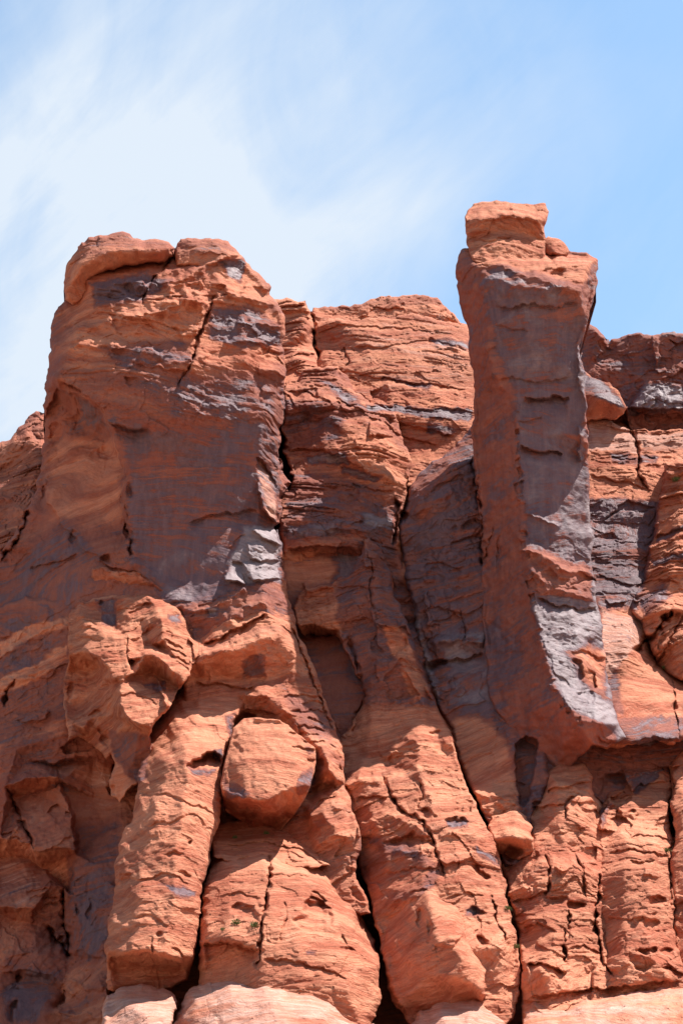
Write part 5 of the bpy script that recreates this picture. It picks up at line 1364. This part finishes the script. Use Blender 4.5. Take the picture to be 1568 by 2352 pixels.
rock('stepped_gully', [(872, 1240), (900, 1225), (925, 1200), (950, 1240), (980, 1400), (1010, 1560), (1060, 1700), (1040, 1760), (960, 1600), (900, 1420), (880, 1300)],
     [(890, 1240, 210), (930, 1230, 210), (890, 1290, 208.6), (940, 1290, 209.2), [(896, 1330, 206.8), (940, 1330, 207.8)], [(905, 1352, 208), (945, 1350, 208.6)], [(905, 1372, 206.2), (950, 1372, 207.2)], [(915, 1392, 207.6), (955, 1392, 208.2)], [(920, 1412, 205.4), (965, 1412, 206.6)], [(925, 1432, 207.2), (965, 1432, 207.6)], (940, 1460, 205), (980, 1460, 206), (980, 1560, 203.6), (1020, 1650, 201.4), (1045, 1740, 199)],
     T=10, rim=(4, 0.8), strata=(0.3, 0.6, 0.1), lumps=0.4, facet=0.6, soft=1, push=(2400, 2500, 2.4), seed=74, varnish=0.10, lamina=0.6,
     label='narrow stair of broken red blocks in the cleft right of the pointed ridge top', cat='rock ledge')

rock('hanging_nose', [(885, 2150), (892, 2110), (900, 2075), (920, 2035), (945, 2012), (975, 2005), (1000, 2010), (1025, 2025), (1045, 2060), (1065, 2100), (1085, 2150), (1102, 2190), (1112, 2230), (1115, 2265), (1108, 2290), (1080, 2310), (1040, 2322), (1000, 2335), (960, 2345), (930, 2340), (905, 2290), (890, 2240), (880, 2200)],
     [[(900, 2090, 188), (945, 2018, 187.4), (1000, 2014, 186.8), (1050, 2070, 185.4), (1108, 2220, 183)],
      [(895, 2170, 184.8), (940, 2090, 184), (990, 2070, 182), (1040, 2120, 181.2), (1090, 2210, 180)],
      [(900, 2240, 183.6), (950, 2180, 181.2), (1000, 2150, 179.6), (1060, 2200, 178.4), (1105, 2260, 179.6)],
      [(930, 2300, 182), (980, 2240, 180.2), (1040, 2240, 178.2), (1100, 2275, 179.4)], (960, 2335, 183), (1040, 2300, 181), (1090, 2295, 181.5)],
     T=14, rim=(12, 2.2), strata=(0.07, 0.9, 0.3), lumps=0.33, facet=0.24, seed=72, varnish=-0.15, paleness=0.0, lamina=0.7,
     label='smooth nose-shaped bulge hanging at the bottom of the central ridge', cat='rock outcrop')

rock('pale_base', [(930, 2420), (945, 2352), (965, 2325), (1000, 2302), (1040, 2290), (1080, 2290), (1110, 2305), (1135, 2330), (1160, 2352), (1180, 2420), (1180, 2520), (930, 2520)],
     [(960, 2350, 181), (1010, 2305, 181.5), (1080, 2300, 181), (1150, 2350, 181), (1010, 2370, 176.5), (1080, 2370, 175.5), (1050, 2480, 170)],
     T=12, rim=(12, 2), strata=(0.21, 0.7, 0.0), lumps=0.26, facet=0.3, seed=73, varnish=-0.3, paleness=0.62, lamina=0.8,
     label='small pale knob at the bottom edge right under the nose-shaped bulge', cat='rock outcrop')

# ---- lower right
rock('weathered_dome', [(1150, 1985), (1165, 1975), (1200, 1965), (1225, 1930), (1222, 1880), (1212, 1840), (1214, 1812), (1225, 1786), (1255, 1768), (1300, 1757), (1340, 1756), (1356, 1780), (1365, 1825), (1385, 1850), (1392, 1890), (1390, 1950), (1400, 2000), (1390, 2080), (1400, 2200), (1390, 2340), (1340, 2420), (1200, 2420), (1198, 2300), (1195, 2200), (1180, 2100), (1170, 2060), (1160, 2010)],
     [[(1222, 1812, 199), (1258, 1776, 197), (1330, 1768, 196.6)], [(1222, 1860, 195.6), (1280, 1830, 193.4), (1340, 1830, 193.6), (1385, 1880, 195.6)],
      [(1235, 1900, 193.6), (1280, 1890, 191.8), (1340, 1900, 192), (1388, 1920, 193.8)], (1300, 1950, 190.2), (1370, 1960, 191.2),
      [(1165, 1990, 192), (1210, 1975, 190), (1260, 1980, 188.6), (1320, 2000, 187.8), (1385, 2010, 189.6)],
      (1190, 2080, 188.4), (1250, 2080, 186.6), (1320, 2080, 186.6), (1380, 2080, 187.6),
      [(1200, 2150, 187), (1230, 2120, 185.4), (1280, 2140, 184.4), (1330, 2140, 185.4), (1390, 2160, 187)],
      (1205, 2220, 183.6), (1250, 2230, 181.6), (1310, 2220, 183.4), (1370, 2220, 184.4), (1205, 2300, 183.6), (1260, 2300, 181.8), (1320, 2290, 182.6), (1300, 2400, 179)],
     T=16, rim=(11, 2.2), strata=(0.26, 0.75, 0.02), lumps=0.52, facet=0.75, seed=81, varnish=-0.08, paleness=0.05, lamina=1.0,
     label='knobbly weathered tower of rounded orange lumps, lower right beside the ridge', cat='rock outcrop')

rock('weathered_dome', [(1362, 1880), (1378, 1850), (1400, 1820), (1425, 1795), (1445, 1778), (1500, 1772), (1540, 1768), (1546, 1800), (1540, 1850), (1536, 1900), (1542, 1950), (1545, 2050), (1550, 2150), (1580, 2250), (1600, 2320), (1450, 2420), (1340, 2420), (1360, 2200), (1370, 2050), (1378, 1950)],
     [[(1425, 1800, 199), (1500, 1778, 199.4), (1540, 1775, 199.4)], (1400, 1850, 196.5), (1460, 1830, 196.4), (1520, 1840, 196), (1400, 1900, 194), (1470, 1890, 194), (1530, 1900, 194),
      [(1390, 1950, 192), (1440, 1935, 190.2), (1500, 1930, 190), (1538, 1950, 191.4)],
      [(1380, 2000, 190), (1430, 1990, 187.6), (1490, 2000, 186.8), (1542, 2010, 188.6)],
      [(1375, 2100, 188), (1430, 2090, 185), (1490, 2090, 184.4), (1545, 2100, 186)],
      [(1380, 2180, 186.6), (1430, 2190, 182.8), (1490, 2190, 182.4), (1555, 2200, 184)],
      (1390, 2250, 183), (1450, 2255, 181.4), (1540, 2250, 181.6), (1420, 2300, 182.6), (1540, 2290, 182.6), (1450, 2400, 179)],
     T=16, rim=(11, 2.2), strata=(0.24, 0.75, -0.02), lumps=0.52, facet=0.60, seed=82, varnish=-0.08, paleness=0.08, lamina=1.0,
     label='wide rounded orange dome with thin ledges, lower right near the edge', cat='rock dome')

rock('edge_column', [(1538, 1760), (1550, 1740), (1590, 1700), (1700, 1690), (1700, 2420), (1560, 2420), (1552, 2300), (1545, 2150), (1540, 2000), (1545, 1880)],
     [(1550, 1780, 197), (1600, 1720, 198), (1568, 1850, 192.5), (1680, 1800, 192), (1552, 1950, 190), (1620, 1950, 187.6), (1560, 2150, 186), (1640, 2150, 183), (1560, 2350, 182), (1640, 2350, 178)],
     T=16, rim=(12, 2.2), strata=(0.22, 0.8, 0.0), lumps=0.33, facet=0.4, seed=83, varnish=-0.05, lamina=0.9,
     label='orange column cut off by the right edge in the lower right corner', cat='rock column')

rock('wedged_block', [(1120, 1895), (1132, 1872), (1160, 1868), (1185, 1862), (1210, 1868), (1226, 1890), (1228, 1930), (1220, 1965), (1190, 1975), (1150, 1962), (1128, 1930)],
     [[(1130, 1885, 193), (1180, 1870, 192.8), (1215, 1880, 193)], [(1140, 1925, 189.6), (1180, 1925, 188.2), (1222, 1930, 189.6)], (1150, 1955, 192), (1200, 1960, 191)],
     T=8, rim=(7, 1.4), strata=(0.19, 0.7, -0.1), lumps=0.26, facet=0.5, seed=84, varnish=0.0, lamina=0.8,
     label='tilted block stuck in the cleft between the long ridge and the knobbly tower', cat='rock block')

rock('pale_base', [(1180, 2420), (1200, 2352), (1205, 2325), (1225, 2300), (1260, 2312), (1300, 2322), (1330, 2300), (1400, 2290), (1460, 2278), (1520, 2272), (1600, 2268), (1700, 2270), (1700, 2520), (1180, 2520)],
     [(1215, 2330, 181.6), (1280, 2325, 181), (1340, 2300, 181.6), (1450, 2285, 181.2), (1600, 2275, 181.4), (1240, 2352, 178), (1320, 2340, 176.8), (1400, 2330, 176.6), (1500, 2320, 176), (1600, 2320, 176), (1300, 2450, 170), (1500, 2450, 169)],
     T=14, rim=(9, 1.6), strata=(0.34, 0.7, -0.08), lumps=0.33, facet=0.45, seed=85, varnish=-0.2, paleness=0.55, lamina=1.0,
     label='long pale layered ledge along the bottom edge in the right corner', cat='rock ledge')

# ------------------------------------------------------------------ small plants on the ledges
def leaf_mat():
    m = new_mat("shrub_leaves"); t = NT(m)
    geo = t.n('ShaderNodeNewGeometry').outputs['Position']
    c = t.mix(t.ramp(t.noise(geo, 6.0, 2), 0.35, 0.65), (0.07, 0.12, 0.03, 1), (0.20, 0.24, 0.08, 1))
    pb = t.n('ShaderNodeBsdfPrincipled', {'Base Color': c, 'Roughness': 0.7})
    t.n('ShaderNodeOutputMaterial', {'Surface': pb.outputs[0]})
    return m
LEAF = leaf_mat()
bpy.context.view_layer.update()
DG = bpy.context.evaluated_depsgraph_get()
def hit(u, v):
    d = Vector(ray(float(u), float(v))).normalized()
    ok, loc, nor, _, ob, _ = sc.ray_cast(DG, Vector((0, 0, CAMZ)), d)
    return loc if ok else None
def shrub(u, v, size, label, seed):
    r = random.Random(seed)
    p = hit(u, v)
    if p is None: return
    vs, fs = [], []
    for k in range(150):
        # narrow leaves along outward-fanning twigs
        a = r.uniform(0, 2 * math.pi); el = r.uniform(0.15, 1.4); q = r.uniform(0.25, 1.0) * size
        d = Vector((math.cos(a) * math.cos(el), math.sin(a) * math.cos(el) * 0.8 - 0.35, math.sin(el) * 0.8)).normalized()
        c = d * q + Vector((r.gauss(0, .06), r.gauss(0, .06), r.gauss(0, .05))) * size
        s = d.cross(Vector((r.gauss(0, 1), r.gauss(0, 1), r.gauss(0, 1)))).normalized() * size * 0.07
        l = d * size * r.uniform(0.14, 0.26)
        n = len(vs)
        vs += [c - l, c + s, c + l, c - s]; fs.append((n, n + 1, n + 2, n + 3))
    for k in range(9):
        a = r.uniform(0, 2 * math.pi); d = Vector((math.cos(a) * .6, math.sin(a) * .5 - .4, r.uniform(.5, 1))) * size * .8
        s = Vector((0.015, 0, 0)) * max(size, 0.5); n = len(vs)
        w = Vector((0, 0.015, 0))
        vs += [-s - d * 0.3, s - d * 0.3, w - d * 0.3, d]; fs += [(n, n + 1, n + 3), (n + 1, n + 2, n + 3), (n + 2, n, n + 3)]
    me = bpy.data.meshes.new("shrub"); me.from_pydata([tuple(x) for x in vs], [], fs); me.materials.append(LEAF)
    o = bpy.data.objects.new("shrub", me); sc.collection.objects.link(o)
    o.location = p
    tag(o, label, "shrub", "shrubs growing on the rock")
shrub(1552, 1106, 0.75, 'bright green tuft at the right edge high on the sunlit banded wall', 1)
shrub(1527, 1536, 0.6, 'yellow-green tuft on top of the smooth sunlit shoulder near the right edge', 2)
shrub(1530, 1958, 0.55, 'pale green plant on the ledge near the top of the wide dome at lower right', 3)
shrub(1165, 2090, 0.45, 'green tuft in the cleft between the long ridge and the knobbly tower', 4)
shrub(1184, 2178, 0.5, 'green tuft low in the cleft beside the foot of the long ridge', 5)
shrub(585, 2130, 0.6, 'green shrub beside the vertical crack of the round dome', 6)
shrub(541, 2124, 0.6, 'green shrub in the small hollow of the round dome, left of its crack', 7)
shrub(612, 1916, 0.4, 'small tuft directly under the wedged boulder', 8)
shrub(540, 1926, 0.35, 'tiny tuft on the ledge left under the wedged boulder', 9)
shrub(512, 2138, 0.35, 'tiny low tuft near the left side of the round dome', 10)
